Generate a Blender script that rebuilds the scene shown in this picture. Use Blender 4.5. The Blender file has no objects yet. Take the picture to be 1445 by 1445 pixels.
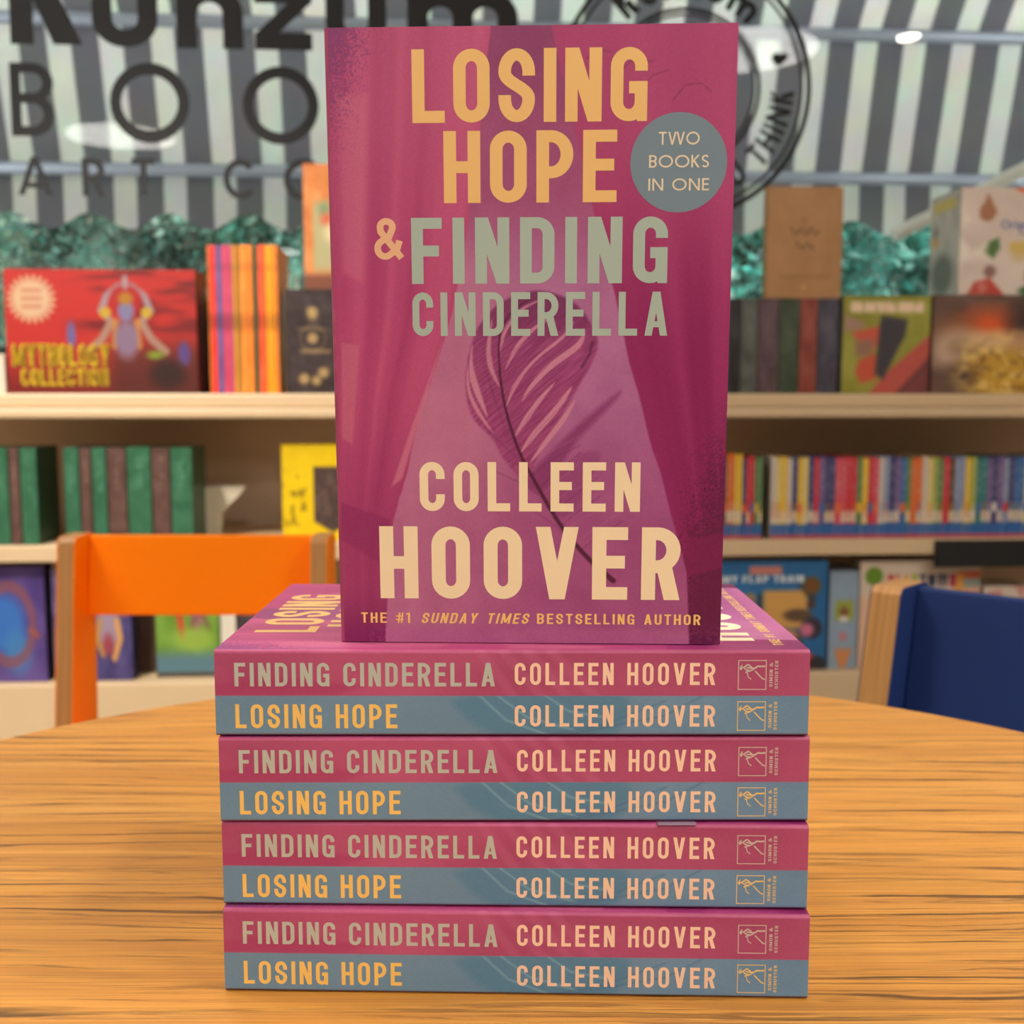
import bpy, bmesh, math, random
import numpy as np
from mathutils import Vector, Matrix, Euler

random.seed(7)
rng = np.random.default_rng(7)
PI = math.pi
C = bpy.context.scene.collection
scene = bpy.context.scene

# ------------------------------------------------------------------ camera, world, exposure
F_PX, PITCH, CAM = 1540.0, math.radians(6.0), np.array([0.0, 0.0, 0.76])
cam_data = bpy.data.cameras.new('camera')
cam_data.sensor_width = 36.0
cam_data.lens = F_PX / 1445.0 * 36.0
cam_data.clip_start = 0.02
cam_data.dof.use_dof = True
cam_data.dof.focus_distance = 0.362
cam_data.dof.aperture_fstop = 15.5
cam = bpy.data.objects.new('camera', cam_data)
C.objects.link(cam)
cam.location = CAM
cam.rotation_euler = (PI / 2 - PITCH, 0, 0)
scene.camera = cam

world = bpy.data.worlds.new('World')
scene.world = world
world.use_nodes = True
bg = world.node_tree.nodes['Background']
bg.inputs[0].default_value = (0.93, 0.97, 1.0, 1)
bg.inputs[1].default_value = 5.0

scene.view_settings.view_transform = 'Standard'
scene.view_settings.look = 'None'
scene.view_settings.gamma = 1
scene.view_settings.use_curve_mapping = False
scene.view_settings.exposure = 0.0
LAMP = 28.0            # radiance of the round ceiling lamps
LAMP_COL = (1.0, 0.955, 0.90)


# ------------------------------------------------------------------ helpers
def lin(c):
    c = np.asarray(c, float) / 255.0
    return np.where(c <= 0.04045, c / 12.92, ((c + 0.055) / 1.055) ** 2.4)


def material(name, rgb, rough=0.5, metal=0.0, spec=0.5, coat=0.0, noise=0.0, nscale=40.0, coat_rough=0.15):
    m = bpy.data.materials.new(name)
    m.use_nodes = True
    nt = m.node_tree
    b = nt.nodes['Principled BSDF']
    col = tuple(lin(rgb)) + (1,)
    b.inputs['Base Color'].default_value = col
    b.inputs['Roughness'].default_value = rough
    b.inputs['Metallic'].default_value = metal
    b.inputs['Specular IOR Level'].default_value = spec
    b.inputs['Coat Weight'].default_value = coat
    b.inputs['Coat Roughness'].default_value = coat_rough
    if noise:
        tc = nt.nodes.new('ShaderNodeTexCoord')
        n = nt.nodes.new('ShaderNodeTexNoise')
        n.inputs['Scale'].default_value = nscale
        n.inputs['Detail'].default_value = 3
        nt.links.new(tc.outputs['Object'], n.inputs['Vector'])
        mx = nt.nodes.new('ShaderNodeMix')
        mx.data_type = 'RGBA'
        mx.inputs[6].default_value = tuple(x * (1 - noise) for x in col[:3]) + (1,)
        mx.inputs[7].default_value = tuple(min(1, x * (1 + noise)) for x in col[:3]) + (1,)
        nt.links.new(n.outputs['Fac'], mx.inputs[0])
        nt.links.new(mx.outputs[2], b.inputs['Base Color'])
    return m


def print_material(name, rough=0.4, spec=0.5, metal=0.0, coat=0.0, coat_rough=0.1):
    m = bpy.data.materials.new(name)
    m.use_nodes = True
    nt = m.node_tree
    b = nt.nodes['Principled BSDF']
    a = nt.nodes.new('ShaderNodeAttribute')
    a.attribute_name = 'ink'
    nt.links.new(a.outputs['Color'], b.inputs['Base Color'])
    b.inputs['Roughness'].default_value = rough
    b.inputs['Specular IOR Level'].default_value = spec
    b.inputs['Metallic'].default_value = metal
    b.inputs['Coat Weight'].default_value = coat
    b.inputs['Coat Roughness'].default_value = coat_rough
    return m


class MB:
    """collects polygons with a colour per vertex and a material per face"""
    def __init__(self):
        self.v, self.f, self.c, self.m, self.n = [], [], [], [], 0

    def add(self, verts, faces, col=(255, 255, 255), mat=0):
        verts = np.asarray(verts, float).reshape(-1, 3)
        c = lin(col)
        if c.ndim == 1:
            c = np.tile(c, (len(verts), 1))
        for f in faces:
            self.f.append([i + self.n for i in f])
            self.m.append(mat)
        self.v.append(verts)
        self.c.append(c)
        self.n += len(verts)

    def grid(self, P, col, mat=0):
        """P: (a, b, 3) points; col: (a, b, 3) in 0..255"""
        a, b = P.shape[:2]
        i = (np.arange(a - 1)[:, None] * b + np.arange(b - 1)[None, :]).ravel()
        q = np.stack([i, i + 1, i + b + 1, i + b], 1) + self.n
        self.f.extend(q.tolist())
        self.m.extend([mat] * len(q))
        self.v.append(P.reshape(-1, 3))
        self.c.append(lin(np.clip(col, 0, 255)).reshape(-1, 3))
        self.n += a * b

    def box(self, lo, hi, col=(255, 255, 255), mat=0, bevel=0.0, seg=2, M=None):
        lo, hi = np.array(lo, float), np.array(hi, float)
        bm = bmesh.new()
        bmesh.ops.create_cube(bm, size=1)
        for v in bm.verts:
            v.co = Vector(((lo + hi) / 2 + np.array(v.co) * (hi - lo)).tolist())
        if bevel:
            bmesh.ops.bevel(bm, geom=bm.edges[:], offset=bevel, segments=seg, profile=0.5, affect='EDGES')
        bm.verts.index_update()
        V = np.array([v.co[:] for v in bm.verts])
        if M is not None:
            V = V @ np.array(M.to_3x3()).T + np.array(M.translation)
        self.add(V, [[v.index for v in f.verts] for f in bm.faces], col, mat)
        bm.free()

    def prism(self, poly, axis, a, b, col=(255, 255, 255), mat=0, bevel=0.0, M=None):
        """extrude a 2-D polygon along an axis between a and b"""
        bm = bmesh.new()
        def put(p, t):
            q = [p[0], p[1]]
            q.insert(axis, t)
            return bm.verts.new(q)
        A = [put(p, a) for p in poly]
        B = [put(p, b) for p in poly]
        n = len(poly)
        bm.faces.new(A)
        bm.faces.new(B[::-1])
        for i in range(n):
            bm.faces.new([A[i], B[i], B[(i + 1) % n], A[(i + 1) % n]])
        bmesh.ops.recalc_face_normals(bm, faces=bm.faces[:])
        if bevel:
            bmesh.ops.bevel(bm, geom=bm.edges[:], offset=bevel, segments=2, profile=0.5, affect='EDGES')
        bm.verts.index_update()
        V = np.array([v.co[:] for v in bm.verts])
        if M is not None:
            V = V @ np.array(M.to_3x3()).T + np.array(M.translation)
        self.add(V, [[v.index for v in f.verts] for f in bm.faces], col, mat)
        bm.free()

    def tube(self, pts, r, col=(255, 255, 255), mat=0, n=12):
        pts = [Vector(p) for p in pts]
        rs = r if isinstance(r, (list, tuple)) else [r] * len(pts)
        V, Fc = [], []
        for k, p in enumerate(pts):
            d = (pts[min(k + 1, len(pts) - 1)] - pts[max(k - 1, 0)]).normalized()
            u = d.orthogonal().normalized() if abs(d.x) < 0.9 else d.cross(Vector((0, 0, 1))).normalized()
            w = d.cross(u)
            for j in range(n):
                t = 2 * PI * j / n
                V.append(p + u * (rs[k] * math.cos(t)) + w * (rs[k] * math.sin(t)))
        for k in range(len(pts) - 1):
            for j in range(n):
                Fc.append([k * n + j, k * n + (j + 1) % n, (k + 1) * n + (j + 1) % n, (k + 1) * n + j])
        Fc.append(list(range(n))[::-1])
        Fc.append([(len(pts) - 1) * n + j for j in range(n)])
        self.add([v[:] for v in V], Fc, col, mat)

    def polys(self, polys, fn, col, mat=0, step=4e-6):
        """flat print: polygons in 2-D mapped by fn(x, y, lift)"""
        for k, p in enumerate(polys):
            self.add([fn(x, y, k % 9 * step) for x, y in p], [list(range(len(p)))], col, mat)

    def build(self, name, mats, parent=None, smooth=False):
        V = np.concatenate(self.v)
        me = bpy.data.meshes.new(name)
        me.vertices.add(len(V))
        me.vertices.foreach_set('co', V.astype(np.float32).ravel())
        tot = np.array([len(f) for f in self.f], np.int32)
        start = np.concatenate([[0], np.cumsum(tot)[:-1]]).astype(np.int32)
        loops = np.fromiter((i for f in self.f for i in f), np.int32)
        me.loops.add(len(loops))
        me.loops.foreach_set('vertex_index', loops)
        me.polygons.add(len(tot))
        me.polygons.foreach_set('loop_start', start)
        me.polygons.foreach_set('loop_total', tot)
        me.polygons.foreach_set('material_index', np.array(self.m, np.int32))
        me.polygons.foreach_set('use_smooth', np.full(len(tot), smooth))
        me.update(calc_edges=True)
        me.validate()
        ca = me.color_attributes.new('ink', 'FLOAT_COLOR', 'POINT')
        col = np.concatenate([np.concatenate(self.c), np.ones((len(V), 1))], 1).astype(np.float32)
        ca.data.foreach_set('color', col.ravel())
        for m in (mats if isinstance(mats, (list, tuple)) else [mats]):
            me.materials.append(m)
        o = bpy.data.objects.new(name, me)
        C.objects.link(o)
        if parent is not None:
            o.parent = parent
        return o


def tag(o, label=None, cat=None, group=None, kind=None):
    if label:
        o['label'] = label
    if cat:
        o['category'] = cat
    if group:
        o['group'] = group
    if kind:
        o['kind'] = kind
    return o


def empty(name, loc=(0, 0, 0), rot=(0, 0, 0)):
    o = bpy.data.objects.new(name, None)
    o.empty_display_size = 0.05
    C.objects.link(o)
    o.location = loc
    o.rotation_euler = rot
    return o


def copy_tree(o, parent=None):
    c = o.copy()
    C.objects.link(c)
    c.parent = parent
    for ch in [x for x in bpy.data.objects if x.parent == o]:
        copy_tree(ch, c)
    return c


# where a pixel of the photograph meets a plane of the room (measuring only)
def ray(px, py):
    c, s = math.cos(PITCH), math.sin(PITCH)
    a, b = (px - 722.5) / F_PX, (722.5 - py) / F_PX
    return np.array([a, c + b * s, -s + b * c])


YAW = math.radians(3.6)                       # the shelf wall runs slightly away to the right
S0 = np.array([0, 2.35, 0])
SU = np.array([math.cos(YAW), math.sin(YAW), 0])
SV = np.array([-math.sin(YAW), math.cos(YAW), 0])


def on_shelf(px, py, v):
    d = ray(px, py)
    t = (v + SV @ (S0 - CAM)) / (SV @ d)
    p = CAM + t * d - S0
    return float(p @ SU), float(p[2])


def wall_place(o, u, v, z, rz=0.0):
    p = S0 + SU * u + SV * v
    o.location = (p[0], p[1], z)
    o.rotation_euler = (0, 0, YAW + rz)
    return o


# ------------------------------------------------------------------ painting on print
def vnoise(x, y, seed=0):
    xi, yi = np.floor(x).astype(int), np.floor(y).astype(int)
    fx, fy = x - xi, y - yi
    fx, fy = fx * fx * (3 - 2 * fx), fy * fy * (3 - 2 * fy)
    def h(a, b):
        n = (a * 374761393 + b * 668265263 + seed * 974711) & 0x7fffffff
        n = ((n ^ (n >> 13)) * 1274126177) & 0x7fffffff
        return ((n ^ (n >> 16)) & 0xffff) / 65535.0
    return ((h(xi, yi) * (1 - fx) + h(xi + 1, yi) * fx) * (1 - fy)
            + (h(xi, yi + 1) * (1 - fx) + h(xi + 1, yi + 1) * fx) * fy)


def fbm(x, y, seed=0, o=3):
    return sum(vnoise(x * 2 ** k, y * 2 ** k, seed + k) / 2 ** (k + 1) for k in range(o)) / (1 - 0.5 ** o)


def sstep(a, b, x):
    t = np.clip((x - a) / (b - a), 0, 1)
    return t * t * (3 - 2 * t)


def lay(img, mask, col, k=1.0):
    m = np.clip(mask * k, 0, 1)[..., None]
    return img * (1 - m) + np.asarray(col, float) * m


def in_poly(x, y, poly):
    r = np.zeros(x.shape, bool)
    n = len(poly)
    for i in range(n):
        (x0, y0), (x1, y1) = poly[i], poly[(i + 1) % n]
        if y0 == y1:
            continue
        c = (y0 > y) != (y1 > y)
        r ^= c & (x < (x1 - x0) * (y - y0) / (y1 - y0) + x0)
    return r


def seg_dist(x, y, pts):
    best = np.full(x.shape, 1e9)
    for (x0, y0), (x1, y1) in zip(pts[:-1], pts[1:]):
        dx, dy = x1 - x0, y1 - y0
        t = np.clip(((x - x0) * dx + (y - y0) * dy) / (dx * dx + dy * dy + 1e-12), 0, 1)
        best = np.minimum(best, np.hypot(x - x0 - t * dx, y - y0 - t * dy))
    return best


def poly_soft(x, y, poly, soft):
    d = seg_dist(x, y, poly + poly[:1])
    return np.clip(0.5 + np.where(in_poly(x, y, poly), d, -d) / (2 * soft), 0, 1)


def spline(pts, n=8):
    """smooth closed outline through the points"""
    P = np.array(pts, float)
    m, out = len(P), []
    for i in range(m):
        p0, p1, p2, p3 = P[i - 1], P[i], P[(i + 1) % m], P[(i + 2) % m]
        for t in np.arange(n) / n:
            out.append(tuple(0.5 * (2 * p1 + (p2 - p0) * t + (2 * p0 - 5 * p1 + 4 * p2 - p3) * t * t
                                    + (3 * p1 - p0 - 3 * p2 + p3) * t ** 3)))
    return out


def disc(x, y, cx, cy, r, soft=0.01, ry=None):
    d = np.hypot(x - cx, (y - cy) * (r / (ry or r)))
    return np.clip(0.5 + (r - d) / (2 * soft), 0, 1)


def rect(x, y, x0, y0, x1, y1, soft=0.008):
    return (np.clip(0.5 + (x - x0) / (2 * soft), 0, 1) * np.clip(0.5 + (x1 - x) / (2 * soft), 0, 1)
            * np.clip(0.5 + (y - y0) / (2 * soft), 0, 1) * np.clip(0.5 + (y1 - y) / (2 * soft), 0, 1))


# ------------------------------------------------------------------ lettering (drawn stroke by stroke)
def strip(pts, s, closed=False):
    P = [np.array(p, float) for p in pts]
    Q = [P[0]]
    for p in P[1:]:
        if np.hypot(*(p - Q[-1])) > 1e-6:
            Q.append(p)
    if closed and np.hypot(*(Q[0] - Q[-1])) < 1e-6:
        Q.pop()
    P, n, L, Rr = Q, len(Q), [], []
    for i in range(n):
        a = P[i - 1] if (i or closed) else None
        b = P[(i + 1) % n] if (i < n - 1 or closed) else None
        d1 = (P[i] - a) / np.hypot(*(P[i] - a)) if a is not None else None
        d2 = (b - P[i]) / np.hypot(*(b - P[i])) if b is not None else None
        d1 = d2 if d1 is None else d1
        d2 = d1 if d2 is None else d2
        n1, n2 = np.array([-d1[1], d1[0]]), np.array([-d2[1], d2[0]])
        m = n1 + n2
        m = m / max(1e-6, np.hypot(*m))
        k = s / 2 / max(0.35, m @ n1)
        L.append(P[i] + m * k)
        Rr.append(P[i] - m * k)
    out = []
    for i in range(n if closed else n - 1):
        j = (i + 1) % n
        out.append([tuple(L[i]), tuple(L[j]), tuple(Rr[j]), tuple(Rr[i])])
    return out


def ell(cx, cy, rx, ry, a0, a1, n=14):
    return [(cx + rx * math.cos(math.radians(a0 + (a1 - a0) * i / n)),
             cy + ry * math.sin(math.radians(a0 + (a1 - a0) * i / n))) for i in range(n + 1)]


COND = dict(I=0, L=.43, E=.44, F=.43, T=.46, A=.52, V=.53, W=.78, M=.66, K=.53, Y=.52, B=.49, **{'1': .3, '#': .56, '&': .62, ' ': .2, '-': .3})
GEO = dict(I=0, B=.56, O=1.06, W=1.3, T=.62, K=.62, S=.54, N=.8, E=.52, A=.92, R=.56, C=.86, F=.5, M=1.0, Y=.8, H=.74, U=.72, P=.54,
           L=.46, G=.98, u=.62, n=.62, m=1.02, z=.58, r=.36, i=0, g=.62, a=.62, **{' ': .34, '&': .8})


def glyph(ch, s, geo=False):
    W = (GEO if geo else COND).get(ch, .48)
    if ch in 'Ii':
        W = s
    hs = s / 2
    l, r, b, t, cx = hs, W - hs, hs, 1 - hs, W / 2
    rx = (W - s) / 2
    ry = (.5 - hs) if geo else min(rx * 1.12, .5 - hs)
    top = lambda a0, a1: ell(cx, 1 - hs - ry, rx, ry, a0, a1)
    bot = lambda a0, a1: ell(cx, hs + ry, rx, ry, a0, a1)
    P = []
    V = lambda x: strip([(x, 0), (x, 1)], s)
    if ch == 'I':
        P = V(hs)
    elif ch == 'L':
        P = strip([(l, 1), (l, b), (W, b)], s)
    elif ch == 'E':
        P = strip([(W, t), (l, t), (l, b), (W, b)], s) + strip([(s, .52), (W * .92, .52)], s)
    elif ch == 'F':
        P = strip([(W, t), (l, t), (l, 0)], s) + strip([(s, .5), (W * .9, .5)], s)
    elif ch == 'H':
        P = V(l) + V(r) + strip([(s, .5), (W - s, .5)], s)
    elif ch == 'T':
        P = strip([(0, t), (W, t)], s) + strip([(cx, 0), (cx, 1 - s)], s)
    elif ch in 'OQ':
        P = strip(top(0, 180) + bot(180, 360), s, True)
    elif ch == 'D':
        k = ry if not geo else .5 - hs
        P = strip([(l, b), (l, t), (cx * (.8 if geo else 1), t)] + ell(cx, 1 - hs - k, rx, k, 90, 0) + ell(cx, hs + k, rx, k, 0, -90) + [(cx * .8, b)], s, True)
    elif ch == 'C':
        P = strip(ell(cx, 1 - hs - ry, rx, ry, 40, 180) + ell(cx, hs + ry, rx, ry, 180, 320), s) if geo else \
            strip([(r, .655)] + top(0, 180) + bot(180, 360) + [(r, .345)], s)
    elif ch == 'G':
        P = strip(ell(cx, 1 - hs - ry, rx, ry, 40, 180) + ell(cx, hs + ry, rx, ry, 180, 345) + [(r, .46), (cx, .46)], s) if geo else \
            strip([(r, .68)] + top(0, 180) + bot(180, 360) + [(r, .46), (W * .5, .46)], s) + strip([(W - hs * .8, 0), (W - hs * .8, .24)], s * .8)
    elif ch == 'U':
        P = strip([(l, 1)] + bot(180, 360) + [(r, 1)], s) if not geo else strip([(l, 1)] + ell(cx, hs + rx, rx, rx, 180, 360) + [(r, 1)], s)
    elif ch == 'S':
        k = .235 if not geo else .22
        up = ell(cx, t - k, rx, k, 0 if not geo else 30, 180)
        lo = ell(cx, b + k, rx, k, 0, -180 if not geo else -150)
        p0, p3 = up[-1], lo[0]
        mid = []
        for i in range(1, 12):
            q = i / 12
            y1, y2 = .5 + .02, .5 - .02
            x = (1 - q) ** 3 * p0[0] + 3 * (1 - q) ** 2 * q * p0[0] + 3 * (1 - q) * q * q * p3[0] + q ** 3 * p3[0]
            y = (1 - q) ** 3 * p0[1] + 3 * (1 - q) ** 2 * q * y1 + 3 * (1 - q) * q * q * y2 + q ** 3 * p3[1]
            mid.append((x, y))
        P = strip(([(r, .63)] if not geo else []) + up + mid + lo + ([(l, .37)] if not geo else []), s)
    elif ch == 'N':
        P = V(l) + V(r) + [[(0, 1), (s * 1.1, 1), (W, 0), (W - s * 1.1, 0)]]
    elif ch == 'M':
        P = V(l) + V(r) + [[(0, 1), (s * 1.05, 1), (cx + s * .5, .1), (cx - s * .5, .1)], [(W, 1), (W - s * 1.05, 1), (cx - s * .5, .1), (cx + s * .5, .1)]]
    elif ch in 'PRB':
        m = {'P': .42, 'R': .46, 'B': .52}[ch]
        k = (t - m) / 2
        kx = min(rx * 1.3, max(k * (1.0 if geo else .9), rx * .5))
        P = strip([(l, 0), (l, t), (W - hs - kx, t)] + ell(W - hs - kx, m + k, kx, k, 90, -90) + [(s, m)], s)
        if ch == 'R':
            P += [[(W * .36, m + hs * .5), (W * .36 + s * 1.12, m + hs * .5), (W, 0), (W - s * 1.12, 0)]]
        if ch == 'B':
            k2 = (m - b) / 2
            P += strip([(s, b), (W - hs - kx, b)] + ell(W - hs - kx, b + k2, kx, k2, -90, 90) + [(W - hs - kx - .01, m)], s)
    elif ch in 'AV':
        a = s * 1.1
        q = [[(0, 0), (s * 1.03, 0), (cx + a / 2, 1), (cx - a / 2, 1)], [(W, 0), (W - s * 1.03, 0), (cx - a / 2, 1), (cx + a / 2, 1)]]
        if ch == 'V':
            q = [[(x, 1 - y) for x, y in p] for p in q]
        else:
            q += strip([(W * .22, .26), (W * .78, .26)], s * .85)
        P = q
    elif ch == 'W':
        h = W / 2
        for o in (0, h):
            P += [[(o, 1), (o + s * 1.05, 1), (o + h / 2 + s * .5, 0), (o + h / 2 - s * .5, 0)], [(o + h, 1), (o + h - s * 1.05, 1), (o + h / 2 - s * .5, 0), (o + h / 2 + s * .5, 0)]]
        P = [[(x * (W - s * .0) / W, y) for x, y in p] for p in P]
    elif ch == 'K':
        P = V(l) + [[(s * .6, .36), (s * .6, .36 + s * 1.2), (W - s * 1.25, 1), (W, 1)], [(s * 1.0, .5), (s * 2.1, .56), (W, 0), (W - s * 1.25, 0)]]
    elif ch == 'Y':
        P = strip([(cx, 0), (cx, .45)], s) + [[(0, 1), (s * 1.1, 1), (cx + hs, .4), (cx - hs, .4)], [(W, 1), (W - s * 1.1, 1), (cx - hs, .4), (cx + hs, .4)]]
    elif ch == '1':
        P = V(W - hs) + [[(0, .78), (0, .78 + s * .8), (W - s, 1), (W - s, 1 - s)]]
    elif ch == '#':
        z = s * .75
        P = [[(.14, 0), (.14 + z, 0), (.24 + z, 1), (.24, 1)], [(.36, 0), (.36 + z, 0), (.46 + z, 1), (.46, 1)]] + strip([(0, .34), (W, .34)], z) + strip([(0, .66), (W, .66)], z)
    elif ch == '-':
        P = strip([(0, .48), (W, .48)], s)
    elif ch == '&':
        pts = [(W, .03), (W * .2, .68)] + ell(W * .42, .79, W * .24, .145, 190, -20) + [(W * .52, .55), (W * .26, .46)] + \
            ell(W * .36, .27, W * .29, .2, 130, 300) + [(W * .82, .24), (W * .93, .46)]
        P = strip(pts, s * .95)
    # lower case (geometric, used for the shop name and one game box)
    elif ch in 'unmzriga':
        xh = .7
        k = xh - hs
        if ch == 'u':
            R2 = min(rx, .3)
            P = strip([(l, xh)] + ell(cx, hs + rx, rx, rx, 180, 360) + [(r, xh)], s)
        elif ch == 'n':
            P = strip([(l, 0), (l, xh)], s) + strip(ell(cx, xh - hs - rx, rx, rx, 180, 0) + [(r, 0)], s)
        elif ch == 'm':
            w2 = (W - s) / 2
            P = strip([(l, 0), (l, xh)], s)
            for o in (0, w2):
                P += strip(ell(l + o + w2 / 2, xh - hs - w2 / 2, w2 / 2, w2 / 2, 180, 0) + [(l + o + w2, 0)], s)
        elif ch == 'z':
            P = strip([(0, xh - hs), (W, xh - hs)], s) + strip([(0, hs), (W, hs)], s) + [[(0, s * .9), (s * 1.2, s * .9), (W, xh - s * .9), (W - s * 1.2, xh - s * .9)]]
        elif ch == 'r':
            P = strip([(l, 0), (l, xh)], s) + strip(ell(W * .85, xh * .62, W * .85 - l, xh * .38 - hs, 180, 90), s)
        elif ch == 'i':
            P = strip([(l, 0), (l, xh)], s) + strip([(l, .82), (l, 1)], s)
        else:
            P = strip(ell(cx, xh / 2, rx, xh / 2 - hs, 0, 360, 20), s, True)
            P += strip([(r, 0), (r, xh)], s) if ch == 'a' else strip([(r, xh), (r, -.05)] + ell(cx, -.05, rx, .2 - hs, 0, -150), s)
    return P, W


def text_polys(txt, s=.165, sp=.13, geo=False, slant=0.0):
    x, out = 0.0, []
    for ch in txt:
        if ch == ' ':
            x += (GEO if geo else COND)[' '] + sp
            continue
        P, W = glyph(ch, s, geo)
        for p in P:
            out.append([(x + a + slant * b2, b2) for a, b2 in p])
        x += W + sp
    return out, x - sp


def fit(txt, x0, x1, y0, y1, **k):
    P, W = text_polys(txt, **k)
    return [[(x0 + a / W * (x1 - x0), y0 + b * (y1 - y0)) for a, b in p] for p in P]


# ------------------------------------------------------------------ shared materials
M_PRINT = print_material('printed_cover_stock', 0.42, 0.35, coat=0.12, coat_rough=0.25)
M_BOX = print_material('printed_board', 0.4, 0.4, coat=0.15, coat_rough=0.2)
M_FOIL = print_material('foil_ink', 0.34, 0.55, metal=0.12)
M_LAM = material('cream_laminate', (208, 180, 142), 0.45, noise=0.03, nscale=6)
M_BACK = material('shelf_back_board', (208, 186, 160), 0.6, noise=0.04, nscale=5)
M_BLACK = material('black_plastic', (12, 10, 12), 0.6)
M_WHITE = material('white_paint', (226, 222, 210), 0.5, noise=0.02, nscale=4)

# ------------------------------------------------------------------ room shell
def shell(name, lo, hi, mat):
    b = MB()
    b.box(lo, hi)
    o = b.build(name, mat)
    return tag(o, kind='structure')


M_FLOOR = material('floor_tile', (150, 138, 122), 0.45, noise=0.12, nscale=3)
M_CEIL = material('ceiling_paint', (214, 206, 190), 0.8, noise=0.02, nscale=2)
M_WALL = material('wall_paint', (168, 152, 130), 0.8, noise=0.03, nscale=2)

shell('floor', (-3.3, -12.6, -0.1), (3.3, 2.82, 0.0), M_FLOOR)
shell('ceiling', (-3.3, -12.6, 2.8), (3.3, 2.82, 2.9), M_CEIL)
shell('wall_left', (-3.4, -12.6, 0), (-3.3, 2.5, 2.8), M_WALL)
shell('wall_right', (3.3, -12.6, 0), (3.4, 2.9, 2.8), M_WALL)
shell('wall_front', (-3.3, -12.7, 0), (3.3, -12.6, 2.8), M_WALL)
b = MB()                                                    # the low wall under the shop window
b.box((-3.32, 0.40, 0), (3.32, 0.50, 0.745))
o = wall_place(b.build('wall_back', M_WALL), 0, 0, 0)
tag(o, kind='structure')
shell('pavement', (-10, 2.9, -0.12), (10, 12, -0.02), material('paving_stone', (130, 128, 122), 0.8, noise=0.15, nscale=4))


# shop window with lettering stuck on the glass
def glass_material():
    m = bpy.data.materials.new('window_glass')
    m.use_nodes = True
    nt = m.node_tree
    nt.nodes.clear()
    out = nt.nodes.new('ShaderNodeOutputMaterial')
    mix = nt.nodes.new('ShaderNodeMixShader')
    tr = nt.nodes.new('ShaderNodeBsdfTransparent')
    gl = nt.nodes.new('ShaderNodeBsdfGlossy')
    tr.inputs[0].default_value = (0.95, 0.97, 0.96, 1)
    gl.inputs['Roughness'].default_value = 0.0
    mix.inputs[0].default_value = 0.011
    nt.links.new(tr.outputs[0], mix.inputs[1])
    nt.links.new(gl.outputs[0], mix.inputs[2])
    nt.links.new(mix.outputs[0], out.inputs['Surface'])
    return m


win = empty('window_1')
wall_place(win, 0, 0, 0)
tag(win, kind='structure')
b = MB()
b.box((-3.3, 0.440, 0.79), (3.3, 0.450, 2.78))
b.build('glass_pane', glass_material(), win)
b = MB()
b.box((-3.32, 0.40, 0.745), (3.32, 0.50, 0.79))
b.box((-3.32, 0.42, 2.76), (3.32, 0.48, 2.80))
b.build('window_frame', material('window_frame_paint', (60, 60, 62), 0.5), win)

GV = 0.4385


def glass_pt(px, py):
    return on_shelf(px, py, GV)


def glass_text(mb, txt, x0, y0, x1, y1, hpx, ch_list=None, **k):
    """lettering whose baseline runs between two pixels of the photograph"""
    (u0, z0), (u1, z1) = glass_pt(x0, y0), glass_pt(x1, y1)
    h = glass_pt(x0, y0 - hpx)[1] - z0
    P, W = text_polys(txt, **k)
    mb.polys(P, lambda x, y, e: (u0 + x / W * (u1 - u0), GV - e * 5, z0 + x / W * (z1 - z0) + y * h), (255, 255, 255))


M_VINYL = material('dark_vinyl', (20, 20, 22), 0.7, noise=0.05, nscale=20)
b = MB()
for ch, x0, x1, y in (('K', 15, 117, 62), ('u', 131, 224, 66), ('n', 250, 344, 68), ('z', 360, 441, 70), ('u', 460, 546, 72), ('m', 575, 731, 75)):
    glass_text(b, ch, x0, y, x1, y + 1.5, 130, geo=True, s=.19 if ch != 'K' else .2)
for ch, x0, x1, y, h in (('B', 17, 78, 192, 104), ('O', 157, 269, 201, 113), ('O', 344, 451, 204, 111), ('K', 533, 594, 204, 104), ('S', 668, 722, 206, 106)):
    glass_text(b, ch, x0, y, x1, y + .5, h, geo=True, s=.15 if ch == 'O' else .138)
for ch, x0, x1, y, h in (('A', 26, 75, 275, 54), ('R', 117, 149, 277, 54), ('T', 187, 220, 277, 54), ('C', 316, 364, 281, 57), ('O', 401, 459, 283, 59),
                         ('F', 506, 530, 284, 54), ('F', 580, 604, 285, 54), ('E', 654, 678, 286, 54), ('E', 728, 752, 287, 54)):
    glass_text(b, ch, x0, y, x1, y + .3, h, geo=True, s=.165)
b.build('lettering', M_VINYL, win)

b = MB()                                                    # round emblem on the glass
cu, cz = glass_pt(967, 123)
pxm = (glass_pt(1067, 123)[0] - cu) / 100.0                 # metres per pixel there
circ = lambda r: [(r * math.cos(2 * PI * i / 96), r * math.sin(2 * PI * i / 96)) for i in range(96)]
gp = lambda x, y, e: (cu + x * pxm, GV - e * 5, cz + y * pxm)
for r, w in ((175, 7), (165, 4), (104, 5.5), (97, 4)):
    b.polys(strip(circ(r), w, True), gp, (255, 255, 255))


def ring_text(txt, r0, r1, a0, a1, s, sp, inward=False):
    """a0..a1: clockwise angle from the top over which the text runs"""
    P, W = text_polys(txt, s=s, sp=sp, geo=True)
    out = []
    for p in P:
        q = []
        for x, y in p:
            a = math.radians(a0 + (a1 - a0) * x / W)
            r = (r1 + (r0 - r1) * y) if inward else (r0 + (r1 - r0) * y)
            q.append((r * math.sin(a), r * math.cos(a)))
        out.append(q)
    return out


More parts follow.
